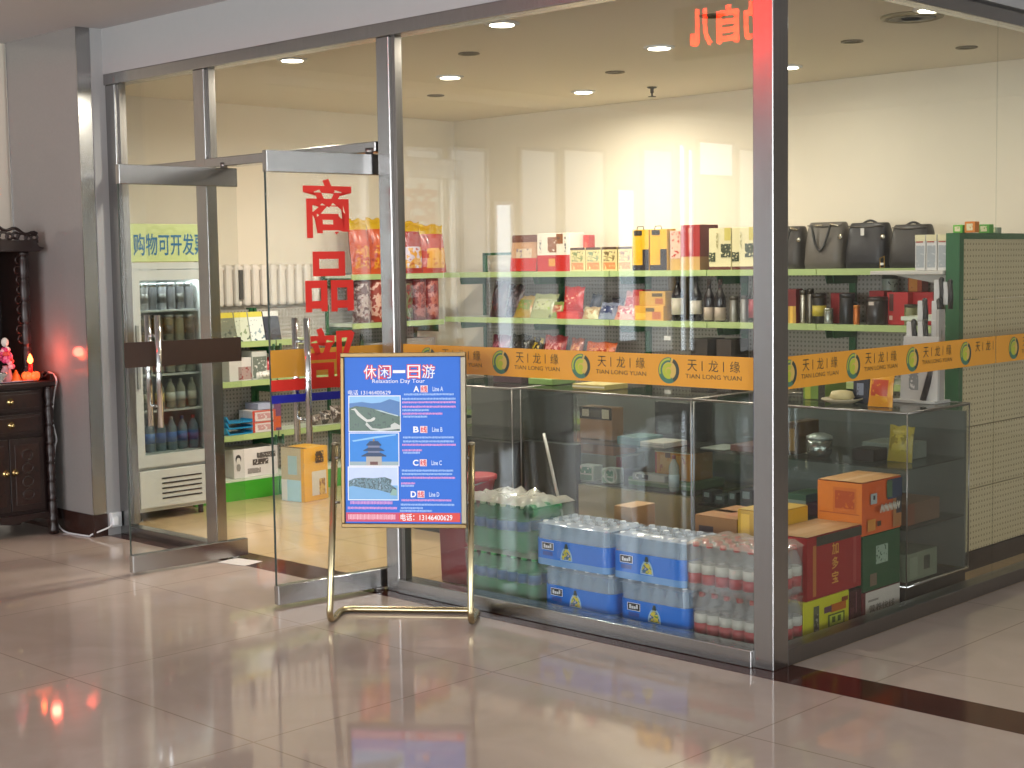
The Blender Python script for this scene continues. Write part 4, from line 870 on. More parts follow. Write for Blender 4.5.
# green bottles
M_G = bottle_mesh(.225, .034, PETG, .34); M_GL = small('label', [(.0345, .10), (.0345, .145)], mat('#2c5a9c', .4)); M_GC = small('cap', [(.0135, 0), (.0145, .002), (.0145, .015), (.012, .018)], mat('#4c9a5c', .4)); M_GCW = small('cap', [(.0135, 0), (.0145, .002), (.0145, .015), (.012, .018)], mat('#c8d0b4', .4))
def green_pack(label, z0, rnd, dy=0):
    w, d = .47, .29; t = thing('drinks_pack', label, 'drinks pack', (-1.685, .335 + dy, z0), 0, 'green bottle packs')
    for i in range(7):
        for j in range(4):
            if z0 > .1 and i > 5: continue
            lean = (random.random() - .5) * rnd
            o = put('bottle', M_G, t, (-w / 2 + .0336 + i * .0672, -d / 2 + .036 + j * .0725, 0), (lean, lean, 0)); put('cap', M_GC if z0 < .1 else M_GCW, o, (0, 0, .207)); put('label', M_GL, o, (0, 0, 0))
    loop_shell(MB(), w + .004, d + .004, .006, .215, film('#dce8e0', .16, .08), .004, 7, .006, 6, .006).build('clear_wrap', t)
    film_top(t, w, d, .236, film('#e2e2d8', .40, .12), .010 if z0 < .1 else .05, 16, 9).build('film_top', t)
    return t
green_pack('shrink wrapped pack of green bottles on the floor', .002, 0)
gp = green_pack('shrink wrapped pack of green bottles under crinkled film, upper of the two', .244, .10)
lb = put('bottle', M_G, gp, (.205, -.150, .205), (R(-90), 0, 0)); lb['label'] = 'bottle lying on its side, base outwards'
put('cap', M_GC, lb, (0, 0, .207)); MB().lathe([(.033, -.001), (.03, .004)], film('#0f5a38', .8), n=16).build('base', lb)

# ------------------------------------------------------------------ cartons stacked behind the side glazing
carton('carton', 'yellow green carton with a smiling face print, on the floor under the maroon carton', 'carton', -.42, -.172, .47, .835, .002, .160, '#b8b820',
       [('r', .0, 0, .02, 1, '#c8c828'), ('r', .22, .06, .34, .82, '#5c5f48'), ('r', .24, .1, .32, .6, printed(['#8a8c84', '#3c3f34'], 60)), ('r', .58, .52, .92, .74, '#a85a1c'), ('r', .44, .55, .6, .72, '#5a3c4c'), ('r', .82, .74, .96, .86, '#7a3c18'), ('r', .52, .04, .88, .48, '#4f5a1e'), ('r', .55, .1, .85, .44, '#a9b83c'), ('r', .60, .24, .67, .4, '#4a5a1c'), ('r', .72, .24, .79, .4, '#4a5a1c'), ('r', .55, .1, .85, .17, '#5c6a2a'), ('f', .55, .1, .9, .9, '#9fa81c')])
carton('carton', 'narrow dark maroon carton on the floor between the yellow green and white cartons', 'carton', -.40, -.176, .84, .945, .002, .145, '#3a1418', [('r', .55, .3, .6, .95, '#7a5058'), ('r', .1, .05, .4, .5, '#4c2024')])
carton('carton', 'low white carton with grey lettering under the green carton', 'carton', -.42, -.172, .955, 1.270, .002, .120, '#6d2a2e',
       [('r', 0, 0, .04, 1, '#5c2226'), ('r', .05, 0, 1, .99, '#b9b3a8'), ('r', .12, .6, .4, .68, '#7d7770')],
       [('r', '营养快线', .14, .16, .84, .48, '#6d6860')])
t = carton('carton', 'maroon carton with golden brush lettering beside the corner post', 'carton', -.40, -.170, .499, .932, .162, .432, '#8c2020',
       [('r', .10, .05, .16, .86, '#a86a34'), ('r', .84, .08, .90, .9, '#963a34'), ('r', .16, .84, 1, .99, '#33362c'), ('f', 0, 0, 1, 1, '#9c2226'), ('t', 0, 0, 1, 1, '#b08a5c'), ('t', .4, .1, .7, .9, '#b8946a')], tape=None)
g = MB(); GOLD = mat('#c8963c', .4); gx = .1165
for q, ch in enumerate('加多宝'):
    z = .172 - q * .062; word(g, ch, -.025, z, .028, z + .052, 0, GOLD, .012, fnx(gx)); word(g, ch, -.02, z, .045, z + .052, -.2200, GOLD, .012)
g.build('lettering', t)
t = carton('carton', 'dark green carton with a pale round mark under the orange carton', 'carton', -.44, -.172, .950, 1.274, .122, .374, '#1f4a2c',
       [('r', .34, .45, .66, .78, printed(['#1f4a2c', '#8aa08c', '#1f4a2c'], 50)), ('r', .18, .08, .36, .3, '#6c5c4c'), ('f', 0, 0, 1, 1, '#1c4026')])
t = carton('carton', 'orange carton with white lettering, topmost beside the side glazing', 'carton', -.395, -.170, .937, 1.276, .376, .612, '#c4561c',
       [('f', 0, 0, 1, 1, '#cf7420'), ('f', .35, .42, .88, .9, '#c2661c'), ('f', .40, .5, .84, .84, printed(['#c2661c', '#a8481c', '#c8702a'], 34)), ('f', .05, .4, .95, .415, '#a0481a'), ('f', .2, .06, .44, .22, printed(['#cf7420', '#7c6a70', '#cf7420'], 60)),
        ('t', 0, 0, 1, 1, '#c89a64'), ('t', .45, 0, .6, 1, '#d8b080'), ('r', .62, .6, 1, .98, '#24344c'), ('r', .60, .64, .74, .96, '#3f5c3c'), ('r', .76, .04, .98, .6, '#9c6a3c'), ('r', .84, .3, .98, .62, '#2a2c34'), ('r', .18, .58, .34, .78, '#9aa3a0'), ('r', .24, .66, .29, .74, '#2c2c2c'), ('r', .1, .08, .3, .3, '#c08034'), ('r', .34, .14, .44, .24, '#4c3424')])
lw = MB(); 
for k in range(5):
    u = -.07 + k * .034; stroke_pts = [(u, .10), (u + .012, .135), (u + .022, .10), (u + .03, .132)]
    for a, b in zip(stroke_pts, stroke_pts[1:]):
        d = Vector((b[0] - a[0], b[1] - a[1])); nn = Vector((-d.y, d.x)).normalized() * .0045
        lw.add([(.1475, a[0] + nn.x, a[1] + nn.y), (.1475, a[0] - nn.x, a[1] - nn.y), (.1475, b[0] - nn.x, b[1] - nn.y), (.1475, b[0] + nn.x, b[1] + nn.y)], [(0, 1, 2, 3)], mat('#c4c0ae', .5))
lw.build('brush_lettering', t)
carton('carton', 'brown cardboard carton behind the red label water packs', 'carton', -.83, -.60, .60, .92, .002, .452, '#8a6238', [('t', 0, 0, 1, 1, '#a87a4c'), ('f', .1, .5, .45, .9, '#3a2c2c'), ('t', .5, .2, .95, .8, '#b8805c')], tape='#b09468')
carton('carton', 'bright yellow carton behind the corner post', 'carton', -.595, -.41, .60, .88, .162, .50, '#b8901c', [('f', .1, .5, .35, .95, '#d8ac2c'), ('f', .55, .45, .95, .8, '#8f949c'), ('t', 0, 0, 1, 1, '#c0a03c')])
carton('carton', 'plain carton on the floor carrying the bright yellow carton', 'carton', -.595, -.425, .60, .88, .002, .160, '#8a6a44')
carton('carton', 'brown cardboard carton with an open top behind the blue water packs', 'carton', -1.36, -1.25, .66, .84, .002, .43, '#9a7850', [('t', 0, 0, 1, 1, '#b89468')])
# cartons on the floor inside the end of the corner counter
for k, (y0, y1, z0, z1, c, l) in enumerate([(1.33, 1.62, .105, .235, '#8a927c', 'grey green carton with a hand hole inside the end of the corner counter'), (1.34, 1.64, .37, .47, '#7a5a44', 'brown carton on the lower shelf at the counter end')]):
    carton('carton', l, 'carton', -.42, -.17, y0, y1, z0, z1, c, [('r', .55, .3, .75, .8, '#3c4034'), ('r', .1, .1, .35, .85, '#9ca48e')] if k == 0 else [('r', 0, 0, .2, 1, '#8a4a2c')])

# red bins behind the poster stand
rb = thing('storage_bin', 'maroon storage bin on the floor behind the poster stand', 'bin', (-2.085, .46, 0)); RB = mat('#7a1f28', .4)
MB().prism([(-.13, 0), (.13, 0), (.145, .37), (-.145, .37)], -.15, .15, RB).build('body', rb, bevel=.01); MB().box(-.155, -.16, .37, .155, .16, .40, RB).build('rim', rb, bevel=.006)
rk = thing('bucket', 'red plastic bucket standing on the maroon bin', 'bucket', (-2.12, .46, .401))
MB().lathe([(.085, 0), (.11, .11), (.12, .115), (.12, .135), (.108, .135)], mat('#a31f2a', .35), n=22).build('body', rk); MB().tube([(-.118, 0, .12), (-.09, -.07, .10), (.0, -.125, .085), (.09, -.07, .10), (.118, 0, .12)], .004, STEELD, 6).build('handle', rk)
pl = thing('pole', 'slim pale pole leaning over the water packs', 'pole', (-1.46, .50, .01)); MB().tube([(0, 0, 0), (-.12, .02, .40), (-.235, .03, .76)], .0075, mat('#b8b8b2', .3, .3), 8).build('shaft', pl); MB().lathe([(.011, -.008), (.011, .03)], BLACK, n=10).build('foot_cap', pl)
# low dark stool behind the counter area
sp = thing('price_tag', 'pale hanging price tag below the third shelf of the back wall', 'tag', (px(671), 3.19, Z2 - .10)); MB().box(-.028, 0, -.028, .028, .002, .0, mat('#c8c8c2', .5)).build('card', sp); MB().tube([(0, .001, 0), (0, .001, .066)], .0015, mat('#c8c8c2'), 6).build('string', sp)

# ------------------------------------------------------------------ drinks fridge behind the fixed pane
fx, fy0, fy1 = -4.93, .262, .822; FW = mat('#c9ccca', .35, 0, .03)
fr = thing('drinks_fridge', 'white glass fronted drinks fridge with a lit sign board on top', 'fridge', (fx, fy0, 0)); fw = fy1 - fy0
b = MB(); b.box(-.56, 0, .36, -.54, fw, 1.60, FW)
for y in (0, fw - .025): b.box(-.54, y, .36, -.03, y + .025, 1.60, FW)
b.box(-.56, 0, 1.60, -.0, fw, 1.64, FW).box(-.56, 0, .06, -.03, fw, .36, FW); b.build('body', fr)
MB().box(-.03, .012, .085, .0, fw - .012, .325, mat('#d0d2cf', .4)).build('lower_panel', fr, bevel=.004)
v = MB()
for k in range(5): v.box(.0005, .17, .135 + k * .032, .003, fw - .09, .144 + k * .032, mat('#2a2c2c', .6))
v.build('vent_slot', fr, 'dark slots')
for y in (.05, fw - .05): MB().lathe([(.018, 0), (.018, .06)], BLACK, (-.08, y, 0), 10).lathe([(.018, 0), (.018, .06)], BLACK, (-.48, y, 0), 10).build('foot', fr)
dr = MB()
for a, c, e, g_ in ((0, .35, fw, .425), (0, 1.53, fw, 1.595), (0, .425, .055, 1.53), (fw - .055, .425, fw, 1.53)): dr.box(-.028, a, c, .002, e, g_, FW)
dr = dr.build('door', fr); MB().box(-.018, .05, .42, -.012, fw - .05, 1.535, CASEGLASS).build('door_glass', dr); MB().box(.002, .012, .85, .02, .03, 1.25, mat('#9a9d9c', .3)).build('door_handle', dr)
for z in (.43, .70, .93, 1.14, 1.34): MB().box(-.53, .03, z - .012, -.05, fw - .03, z, mat('#b8bcbc', .4)).build('shelf', fr)
hb = MB().box(-.10, -.0, 1.645, -.0, fw, 1.885, mat('#c3cf8e', .5)).build('sign_board', fr, bevel=.004)
w = MB(); word(w, '购物可开发票', .02, 1.685, fw - .005, 1.825, 0, mat('#2a6f9c', .4), .012, lambda p: (.0022, p[0], p[2])); w.build('lettering', hb)
lamp('fridge_tube', (fx - .07, (fy0 + fy1) / 2, 1.585), .03, 3.5, (.9, .96, 1), (0, R(0), 0), .45)
rng = random.Random(3)
for zi, (z, n, h, r, cols, kind) in enumerate([(.431, 6, .215, .034, ['#2c62b0', '#3c70b8', '#2f58a0', '#2c62b0', '#416aa8', '#2a5090'], 'blue labelled bottle'), (.701, 6, .19, .031, ['#c8c4b8', '#bcb8a4', '#c8b468', '#c2c4be', '#aeb6b8', '#c0bcae'], 'pale labelled bottle'),
                                             (.931, 6, .175, .036, ['#6a5c48', '#7c6a4c', '#5c564c', '#8a7450', '#4c4a48', '#6c5c4c'], 'brown labelled bottle'), (1.141, 6, .165, .033, ['#6d6a58', '#8a8468', '#5c5a50', '#787460', '#84806a', '#5a5850'], 'grey green can'), (1.341, 7, .17, .03, ['#8a8a3c', '#7c7c7e', '#6c6c70', '#8c8c90', '#77777c', '#6a6a6e', '#7c7c80'], 'silver can')]):
    for k in range(n):
        y = fy0 + .075 + k * (fw - .15) / (n - 1); lab = '%s in the fridge, %s' % (kind, 'on the bottom shelf,on the second shelf up,on the middle shelf,on the shelf below the top,on the top shelf'.split(',')[zi])
        lab = lab.replace('fridge, on', 'drinks fridge, on')
        loc = (fx - .10 - .01 * rng.random(), y, z); grp = 'drinks in the fridge, row ' + 'ABCDE'[zi]
        if h > .18 or zi == 2:
            bottle('drink_bottle', lab, 'bottle', loc, h, r, film('#8fa4b4' if zi == 0 else '#aeb0a0', .5, .1), mat(cols[k], .5), mat(['#c8ccd0', '#3c5c9c', '#b83a34'][k % 3] if zi == 0 else '#b8b8b0', .4), grp, False, (.25, .55))
        else: tin('drink_can', lab, 'can', loc, r, h, mat(cols[k], .3, .4), mat('#b0b2b2', .25, .9), mat('#3c3a36', .4) if k % 2 else None, grp)

# ------------------------------------------------------------------ poster stand in front of the glazing
sgn = thing('poster_stand', 'gold framed poster stand with a blue tour poster, in front of the glass', 'sign', (-1.923, -.649, 0), R(37.1)); BRASS = mat('#6e5b3e', .34, 1, .05); PALEB = mat('#8f8776', .48, 1, .05)
W_, BK = .638, .245
def bend(p0, p1, p2, n=6): return [tuple((1 - t) ** 2 * a + 2 * t * (1 - t) * b + t * t * c for a, b, c in zip(p0, p1, p2)) for t in [i / n for i in range(n + 1)]]
path = [(.03, .055, .81), (.002, .003, .09)] + bend((0, 0, .07), (0, 0, .016), (0, .05, .016)) + bend((0, BK - .06, .016), (0, BK, .016), (.06, BK, .016)) + bend((W_ - .06, BK, .016), (W_, BK, .016), (W_, BK - .06, .016)) + bend((W_, .05, .016), (W_, 0, .016), (W_, 0, .07)) + [(W_, .003, .09), (W_ + .008, .055, .81)]
MB().tube(path, .0150, mat('#b3a684', .25, 1, .05), 12).build('tube_frame', sgn)
for x in (0, W_): MB().lathe([(.0165, .805), (.0165, .812), (.012, .818)], PALEB, (x + (.03 if x < .1 else .008), .055, 0), 12).build('end_cap', sgn)
for x in (.02, W_ - .02): 
    for z in (.55, .75): MB().tube([(.035 * z if x < .1 else W_ + .005, .062 * z, z), (x + (.03 if x < .1 else -.02), .03, z)], .007, STEELD, 6).build('clamp', sgn)
PW, PH = .536, .752
pn = MB(); 
for a in ((-.010, -.02, -.010, PW + .014, .018, .010), (-.010, -.02, PH - .008, PW + .014, .018, PH + .012), (-.010, -.02, .010, .006, .018, PH - .008), (PW - .008, -.02, .010, PW + .014, .018, PH - .008)): pn.box(*a, PALEB if a[0] > .3 else BRASS)
pn.box(0, -.008, 0, PW, .012, PH, mat('#6d6658', .5))
pn = pn.build('poster_frame', sgn, bevel=.003, loc=(.080, -.012, .455), rot=(R(-4), 0, 0))
def PX(x, y):      # a spot of the poster as photographed, in the frame's own plane
    l = 343 + (337 - 343) * (y - 353) / 170; r = 467 + (y - 353) / 172
    return ((x - l) / (r - l) * PW, (525.5 - y) / 172.5 * PH)
po = MB(); BLUE = mat('#1668d2', .5, 0, .02)
po.rect(.008, .008, PW - .008, PH - .008, -.0095, BLUE); po = po.build('poster', pn)
WH = mat('#f0f2f8', .5); PK = mat('#d99ad8', .5); LB = mat('#9cc0f4', .5); RDP = mat('#d6283a', .4)
def prect(mb, x0, y0, x1, y1, m, k=1):
    a, b = PX(x0, y1), PX(x1, y0); mb.rect(a[0], a[1], b[0], b[1], -.0095 - .0006 * k, m)
def pword(mb, s, x0, y0, x1, y1, m, k=2, bold=0):
    a, b = PX(x0, y1), PX(x1, y0); word(mb, s, a[0], a[1], b[0], b[1], -.0095 - .0006 * k, m, bold)
t_ = MB()
for i, ch in enumerate('休闲一日游'):
    x = 364.5 + i * 15.2
    if ch == '一': pword(t_, ch, x, 368, x + 13, 371, WH, 3, .02)
    else: pword(t_, ch, x - .8, 362.2, x + 14, 377.2, RDP, 2, .07); pword(t_, ch, x, 363, x + 13.2, 376.4, WH, 3, .0)
t_.build('title_lettering', po); t_ = MB()
pword(t_, 'Relaxation Day Tour', 373, 377, 428, 382.2, WH, 2); t_.build('subtitle_lettering', po); t_ = MB()
pword(t_, '电话 13146400629', 347, 388, 392, 393, WH, 2); t_.build('telephone_lettering', po)
for ch, y, x in (('A', 384, 416), ('B', 425, 415), ('C', 458.6, 414), ('D', 490.5, 411)):
    t_ = MB(); pword(t_, ch, x, y, x + 6, y + 6.2, WH, 2, .03); t_.build('route_letter', po); t_ = MB(); prect(t_, x + 7.4, y - .4, x + 15, y + 6.6, mat('#f0d8dc', .5), 2); pword(t_, '线', x + 7.8, y, x + 14.6, y + 6.2, RDP, 3, .02); t_.build('route_sign', po); t_ = MB(); pword(t_, 'Line ' + ch, x + 20, y + .8, x + 31, y + 5.6, mat('#c4dafa', .5), 2, .02); t_.build('route_name', po)
t_ = MB(); prect(t_, 339.3, 512.3, 464.5, 521.6, mat('#c83a62', .4), 1); prect(t_, 398, 512.3, 464.5, 521.6, mat('#d63a34', .4), 2)
pword(t_, '电话：13146400629', 399.5, 513.4, 456, 520.4, WH, 3, .01)
t_.build('bottom_strip', po)
# body text too small to read: rows of tiny marks
tx = MB(); rr = random.Random(5)
def row(x0, x1, y, h, m):
    x = x0
    while x < x1:
        w2 = .9 + rr.random() * .5; prect(tx, x, y + rr.random() * .3, min(x + w2, x1), y + h - rr.random() * .3, m, 2); x += w2 + .35
for y, x0, x1, m in [(391.5, 406, 458, LB), (396, 404, 460, LB), (399.5, 404, 460, PK), (404, 404, 460, PK), (407.5, 404, 432, LB), (411, 404, 446, PK), (414, 405, 430, LB), (435, 404, 458, LB), (439, 404, 458, LB), (442.5, 403, 460, PK), (448, 403, 424, PK), (450.5, 404, 422, LB), (468.5, 402, 457, LB), (472, 402, 456, LB), (475.8, 401, 459, PK), (481.5, 401, 416, PK), (484, 401, 415, LB), (498.5, 401, 455, PK), (503, 400, 458, LB), (506.5, 400, 424, LB), (509.3, 399, 434, LB)]:
    if y in (435, 468.5, 498.5): tx.build('small_print', po); tx = MB()
    row(x0, x1, y, 2.2, m)
tx.build('small_print', po); tx = MB()
row(345, 391, 500.6, 3.4, PK); row(342, 396, 506.4, 2.6, PK); tx.build('caption', po); tx = MB(); row(342, 394, 514, 5.5, mat('#f0b8c8', .5)); tx.build('small_print', po)
# three landscape pictures
def picture(x0, y0, x1, y1, layers, lab):
    a, b = PX(x0, y1), PX(x1, y0); mb = MB()
    mb.rect(a[0] - .004, a[1] - .004, b[0] + .004, b[1] + .004, -.0102, WH)
    for k, (pts, m) in enumerate(layers): mb.poly([(a[0] + (b[0] - a[0]) * u, -.0108 - .0005 * k, a[1] + (b[1] - a[1]) * v) for u, v in pts], m)
    return mb.build('picture', po, lab)
FULL = [(0, 0), (1, 0), (1, 1), (0, 1)]
wall_ = [(.03, .62), (.10, .60), (.16, .46), (.24, .36), (.34, .26), (.44, .27), (.5, .31), (.52, .38), (.48, .40), (.42, .34), (.36, .33), (.28, .42), (.2, .53), (.12, .66)]
picture(347, 394.5, 401.5, 429.5, [(FULL, mat('#8cc0ec', .5)), ([(0, .62), (0, .80), (.25, .84), (.45, .80), (.62, .82), (.8, .92), (1, .84), (1, .4)], mat('#5580b8', .5)), ([(0, .0), (1, 0), (1, .42), (.72, .56), (.5, .64), (.3, .70), (.12, .72), (0, .66)], printed(['#2c4a44', '#3c5c4c', '#26403c'], 60)),
    (wall_, mat('#cfd2cc', .5)), ([(.34, .26), (.46, .08), (.62, .06), (.82, .10), (.82, .18), (.9, .24), (1.0, .16), (1, .06), (.6, .0), (.42, .04), (.32, .18)], mat('#c3c8c4', .5)), ([(.5, .62), (.62, .56), (.76, .5), (.96, .42), (.97, .45), (.76, .53), (.62, .60)], mat('#b8ccd0', .5))], 'picture of a stone wall over wooded hills')
def tier(c, w2, v0, v1): return [(c - w2, v0), (c + w2, v0), (c + w2 * 1.04, v0 + .02), (c + w2 * .55, v1), (c - w2 * .55, v1), (c - w2 * 1.04, v0 + .02)]
picture(346, 432, 399, 464.5, [(FULL, mat('#2f86dc', .5)), ([(.05, .78), (.5, .9), (.95, .98), (.95, .94), (.5, .84), (.08, .74)], mat('#8cc4f0', .5)), ([(0, 0), (1, 0), (1, .12), (0, .12)], mat('#9ab0b8', .5)), ([(.34, .0), (.66, 0), (.66, .30), (.34, .30)], mat('#b0aca6', .5)), ([(.42, .02), (.58, .02), (.58, .12), (.42, .12)], mat('#6d4a48', .5)),
    ([(.38, .3), (.62, .3), (.62, .62), (.38, .62)], mat('#7c84a0', .5)), (tier(.5, .25, .28, .40), mat('#2c4468', .5)), (tier(.5, .21, .45, .56), mat('#2c4468', .5)), (tier(.5, .15, .62, .76), mat('#2c4468', .5)), ([(.48, .76), (.52, .76), (.505, .84), (.495, .84)], mat('#b89a4c', .5))], 'picture of a round three tiered temple roof')
picture(343.5, 466.5, 397.5, 499, [(FULL, mat('#c3d4f4', .5)), ([(0, 0), (1, 0), (1, .44), (0, .44)], mat('#78aede', .5)), ([(0, .40), (.1, .42), (.3, .36), (.6, .3), (.95, .16), (.98, .34), (.86, .46), (.88, .62), (.74, .70), (.5, .66), (.3, .68), (.12, .66), (.0, .58)], printed(['#3c6470', '#587c8c', '#2c4c54', '#7c9ab0'], 70)), ([(.84, .14), (.98, .12), (.98, .3), (.9, .34)], mat('#8cb0a8', .5))], 'picture of trees beside water')

# ------------------------------------------------------------------ carved altar cabinet and shrine by the pillar
ax, ay0, ay1 = -5.05, -.835, -.238; ac = thing('altar_cabinet', 'dark carved wooden altar cabinet with gold handles beside the pillar', 'cabinet', (ax, ay0, 0)); aw = ay1 - ay0; CARVE = printed(['#1c0e0b', '#28140f', '#150a08'], 26, .35); GOLDM = mat('#c9b27a', .25, 1, .05)
MB().box(-.49, .02, .13, -.02, aw - .02, .90, DARKWOOD).build('body', ac)
MB().box(-.50, -.015, .90, .02, aw + .012, .937, DARKWOOD).build('top_board', ac, bevel=.008)
MB().prism([(0, .0), (.05, 0), (.06, .09), (.14, .11), (aw / 2, .085), (aw - .14, .11), (aw - .06, .09), (aw - .05, 0), (aw, 0), (aw, .14), (0, .14)], -.0, .03, DARKWOOD).build('apron', ac, loc=(.01, 0, 0), rot=(0, 0, R(90)))
for y in (0, aw - .05): MB().box(-.50, y, .0, -.46, y + .05, .14, DARKWOOD).build('rear_foot', ac)
MB().box(-.46, aw - .03, .05, -.02, aw - .01, .14, DARKWOOD).build('side_rail', ac)
def knob(p, y, z, big=False):
    k = MB().lathe([(.022, 0), (.024, .004), (.01, .008), (.008, .02), (.014, .026), (.006, .032)], GOLDM, n=14)
    o = k.build('handle', p, 'gold handle', loc=(.004, y, z), rot=(0, R(90), 0)); return o
for z0, z1 in ((.765, .885), (.625, .745)):
    for y0, y1 in ((.075, aw - .075),):
        d = MB().box(-.02, y0, z0, .003, y1, z1, DARKWOOD).box(.003, y0 + .02, z0 + .018, .008, y1 - .02, z1 - .018, CARVE).build('drawer', ac, bevel=.003)
        for y in (aw * .53, ): knob(d, y, (z0 + z1) / 2)
for y0, y1, ky in ((.075, aw / 2 - .002, aw / 2 - .03), (aw / 2 + .002, aw - .075, aw / 2 + .03)):
    d = MB().box(-.02, y0, .165, .003, y1, .60, DARKWOOD).box(.003, y0 + .03, .20, .009, y1 - .03, .565, CARVE)
    for k in range(4): d.tube([(.008, (y0 + y1) / 2 + .035 * math.cos(2 * math.pi * i / 12), .26 + .08 * k + .03 * math.sin(2 * math.pi * i / 12)) for i in range(12)], .006, DARKWOOD, 6, True)
    d = d.build('door', ac, bevel=.003); knob(d, ky, .40)
for y in (.035, aw - .035):
    pr = [(.026, .0), (.03, .03), (.02, .05), (.024, .08)]
    z = .10
    while z < .86: pr += [(.028, z), (.02, z + .015), (.026, z + .04), (.026, z + .09), (.018, z + .105)]; z += .115
    MB().lathe(pr + [(.028, .90)], DARKWOOD, (.012, y, 0), 14).build('turned_post', ac)
e = MB()
for k in range(3): e.tube([(-.05, aw - .085 + .03 * k + .016 * math.cos(2 * math.pi * i / 12), .937 + .018 + .008 * k + .016 * math.sin(2 * math.pi * i / 12)) for i in range(12)], .008, DARKWOOD, 6, True)
e.box(-.45, aw - .012, .937, .0, aw + .006, .975, DARKWOOD); e.build('carved_end_rail', ac)
sh = thing('shrine', 'dark carved wooden shrine with an openwork crest standing on the altar cabinet', 'shrine', (-5.32, -.545, .938))
MB().box(-.20, -.28, 0, .16, .255, .035, DARKWOOD).build('base', sh, bevel=.004)
MB().box(-.20, -.26, .035, -.18, .24, .78, mat('#140b09', .5)).build('back_panel', sh)
for y in (-.25, .225): MB().box(-.18, y, .035, .09, y + .015, .78, CARVE).build('side_panel', sh)
for y in (-.235, .235):
    pr = [(.024, .035), (.03, .06), (.02, .075)]; z = .09
    while z < .72: pr += [(.022, z), (.025, z + .03), (.022, z + .10), (.016, z + .12), (.024, z + .13)]; z += .135
    MB().lathe([(r * 1.35, q) for r, q in pr] + [(.034, .78)], DARKWOOD, (.11, y, 0), 14).build('column', sh)
    s2 = MB()
    for k in range(9): s2.tube([(.11, y - math.copysign(.035 + .008 * math.sin(k * 2), y) + .02 * math.cos(2 * math.pi * i / 10), .25 + .06 * k + .024 * math.sin(2 * math.pi * i / 10)) for i in range(10)], .006, CARVE, 5, True)
    s2.build('carved_bracket', sh)
MB().prism([(-.30, 0), (.30, 0), (.335, .022), (.30, .03), (.285, .055), (-.285, .055), (-.30, .03), (-.335, .022)], -.19, .22, DARKWOOD).build('canopy', sh, loc=(.0, 0, .78), rot=(0, 0, R(90)))
cr = MB(); crest = lambda y: .05 + .035 * math.cos(y * 6) + .012 * math.sin(y * 50)
for k in range(15):
    y = -.28 + .04 * k; r = .02 + .006 * math.cos(k * 2.1)
    cr.tube([(.17, y + r * 1.2 * math.cos(2 * math.pi * i / 12), .835 + crest(y) * .5 + r * math.sin(2 * math.pi * i / 12)) for i in range(12)], .009, DARKWOOD, 6, True)
cr.tube([(.17, -.30 + .02 * k, .838 + crest(-.30 + .02 * k)) for k in range(31)], .010, DARKWOOD, 6); cr.box(.155, -.30, .832, .185, .30, .848, DARKWOOD); cr.build('carved_crest', sh)
# offerings
cl = thing('candle_lamp', 'glowing red electric candle on an orange lotus base', 'lamp', (-5.09, -.355, .938)); cl.scale = (1.4, 1.4, 1.1)
lo = MB()
for k in range(8):
    a = 2 * math.pi * k / 8; lo.ball((.026 * math.cos(a), .026 * math.sin(a), .03), .02, mat('#e8602c', .4, emit=.9), .7, .7, 1.1, 10, 6)
lo.lathe([(.03, 0), (.036, .01), (.02, .03)], mat('#d8481c', .4, emit=.5), n=16); lo.build('lotus_base', cl)
MB().lathe([(.009, .04), (.009, .095)], mat('#b01818', .4, emit=.6), n=12).build('candle', cl)
MB().lathe([(.003, .094), (.011, .106), (.012, .118), (.007, .136), (.001, .15)], mat('#ff5a28', .4, emit=12), n=12).build('flame', cl)
pl_ = bpy.data.lights.new('candle_glow', 'POINT'); pl_.energy = 1.3; pl_.color = (1, .10, .06); pl_.shadow_soft_size = .03; po_ = bpy.data.objects.new('candle_glow', pl_); COL.objects.link(po_); po_.location = (-5.04, -.30, 1.10)
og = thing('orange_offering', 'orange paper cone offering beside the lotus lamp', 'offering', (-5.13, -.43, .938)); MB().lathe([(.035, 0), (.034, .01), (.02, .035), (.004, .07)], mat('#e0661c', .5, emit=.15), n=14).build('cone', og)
MB().lathe([(.03, 0), (.036, .006)], WHITE, n=14).build('plate', og)
vs_ = thing('flower_vase', 'pink flower arrangement with a white top in a vase on the altar', 'vase', (-5.115, -.50, .938)); MB().lathe([(.025, 0), (.035, .03), (.03, .07), (.018, .09), (.022, .10)], mat('#c88a8e', .3), n=16).build('vase', vs_)
fl = MB(); rf = random.Random(2)
for k in range(26):
    z = .09 + .11 * rf.random(); a = rf.random() * 6.28; r = .045 * (1 - (z - .09) / .16)
    fl.ball((r * math.cos(a), r * math.sin(a), z), .016, mat(['#d83a6a', '#e86a8a', '#f0a0a8', '#d8483c'][k % 4], .5), n=8, k=6)
fl.build('blossom', vs_); MB().ball((0, 0, .24), .022, mat('#d8cfc4', .5), 1, 1, 1.3).ball((.01, .006, .20), .016, mat('#e8d0c8', .5)).build('white_bloom', vs_)
gl = thing('glass_bowl', 'small clear glass bowl with silver rim at the front of the altar', 'bowl', (-5.085, -.555, .938)); MB().lathe([(.02, 0), (.012, .012), (.04, .04), (.045, .06)], film('#b8c4bc', .5, .1), n=16).build('bowl', gl); MB().lathe([(.0455, .058), (.0455, .064)], CHROME, n=16).build('rim', gl)
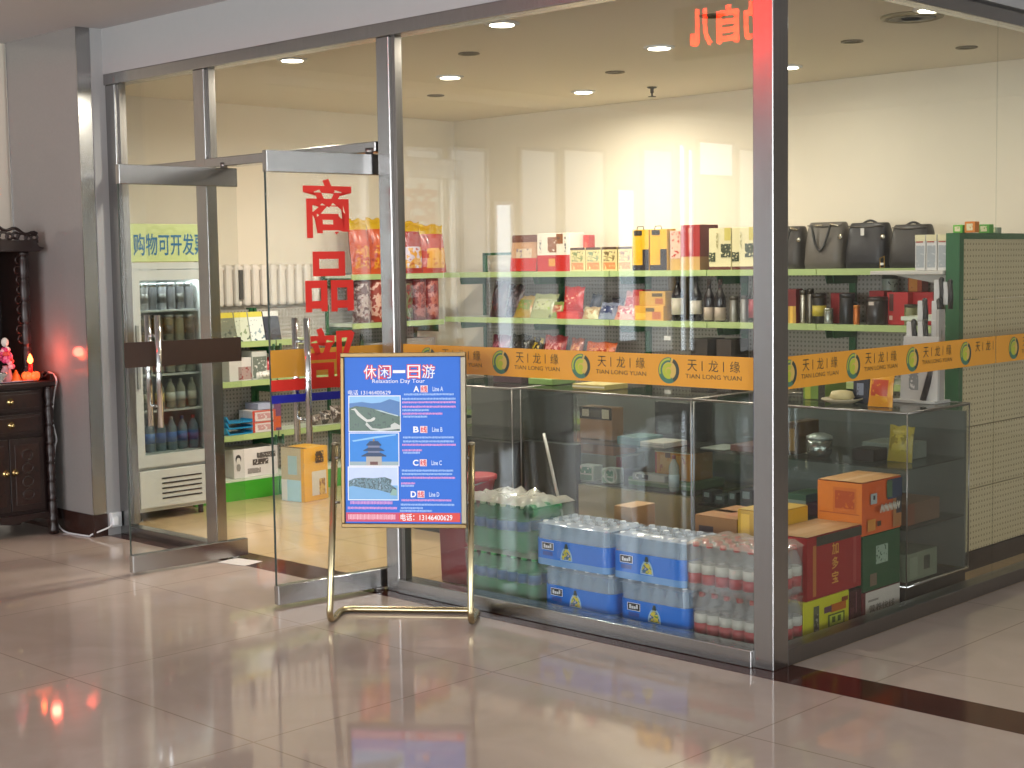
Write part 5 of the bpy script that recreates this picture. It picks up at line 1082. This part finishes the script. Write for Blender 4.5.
tn = thing('altar_cloth', 'white lace cloth lying along the front of the altar top', 'cloth', (-5.075, -.47, .9385)); MB().box(-.035, -.18, 0, .03, .13, .004, mat('#c9c4c8', .8, 0, .1, 60, .4)).box(.024, -.18, -.0, .03, .13, .006, mat('#b8a8bc', .8)).build('cloth', tn)
# white power lead from the altar to the wall socket
cp = []
for x, y in [(48, 372), (53, 374), (56.5, 380), (54.5, 392), (53, 405), (52.5, 420), (55, 432), (56.5, 440), (55, 447), (53.5, 470), (54, 500), (56, 516), (59, 526)]: cp.append(tuple(hit(x, y, 1, -.212)))
for x, y in [(66, 532), (78, 534.5), (90, 536), (98, 535)]: p_ = hit(x, y, 2, .006); cp.append((p_.x, min(p_.y, -.198), .006))
q_ = hit(115, 519, 0, -4.708); cp += [(q_.x - .02, -.19, .02), (q_.x + .03, -.11, q_.z - .04), (q_.x + .028, -.085, q_.z - .02)]
def smooth(P, k=5):
    out = []
    for i in range(len(P) - 1):
        a, b, c, d = (Vector(P[max(i - 1, 0)]), Vector(P[i]), Vector(P[i + 1]), Vector(P[min(i + 2, len(P) - 1)]))
        for j in range(k):
            t = j / k; out.append(.5 * ((2 * b) + (c - a) * t + (2 * a - 5 * b + 4 * c - d) * t * t + (3 * b - a - 3 * c + d) * t ** 3))
    return out + [Vector(P[-1])]
tag(MB().tube(smooth(cp), .0052, mat('#d8d9da', .4), 8).build('power_lead'), 'white power lead running down from the altar to the low socket', 'cable')
so = thing('wall_socket', 'white plastic socket box low on the pale wall beside the pillar', 'socket', (-4.708, -.052, q_.z)); MB().box(.0005, -.036, -.045, .03, .036, .045, mat('#d6dadd', .4)).build('housing', so, bevel=.006); MB().box(.03, -.034, -.03, .05, -.0, .02, mat('#eceff2', .4)).build('plug', so, bevel=.004)
ps = hit(240, 562, 2, .002); tag(MB().box(-.10, -.07, 0, .10, .07, .0015, mat('#c8c2be', .6)).build('pale_rectangle', loc=(ps.x, ps.y, .002), rot=(0, 0, R(12))), 'thin pale rectangle lying on the dark threshold between the doors', 'paper')  # thin pale rectangle flat on the floor
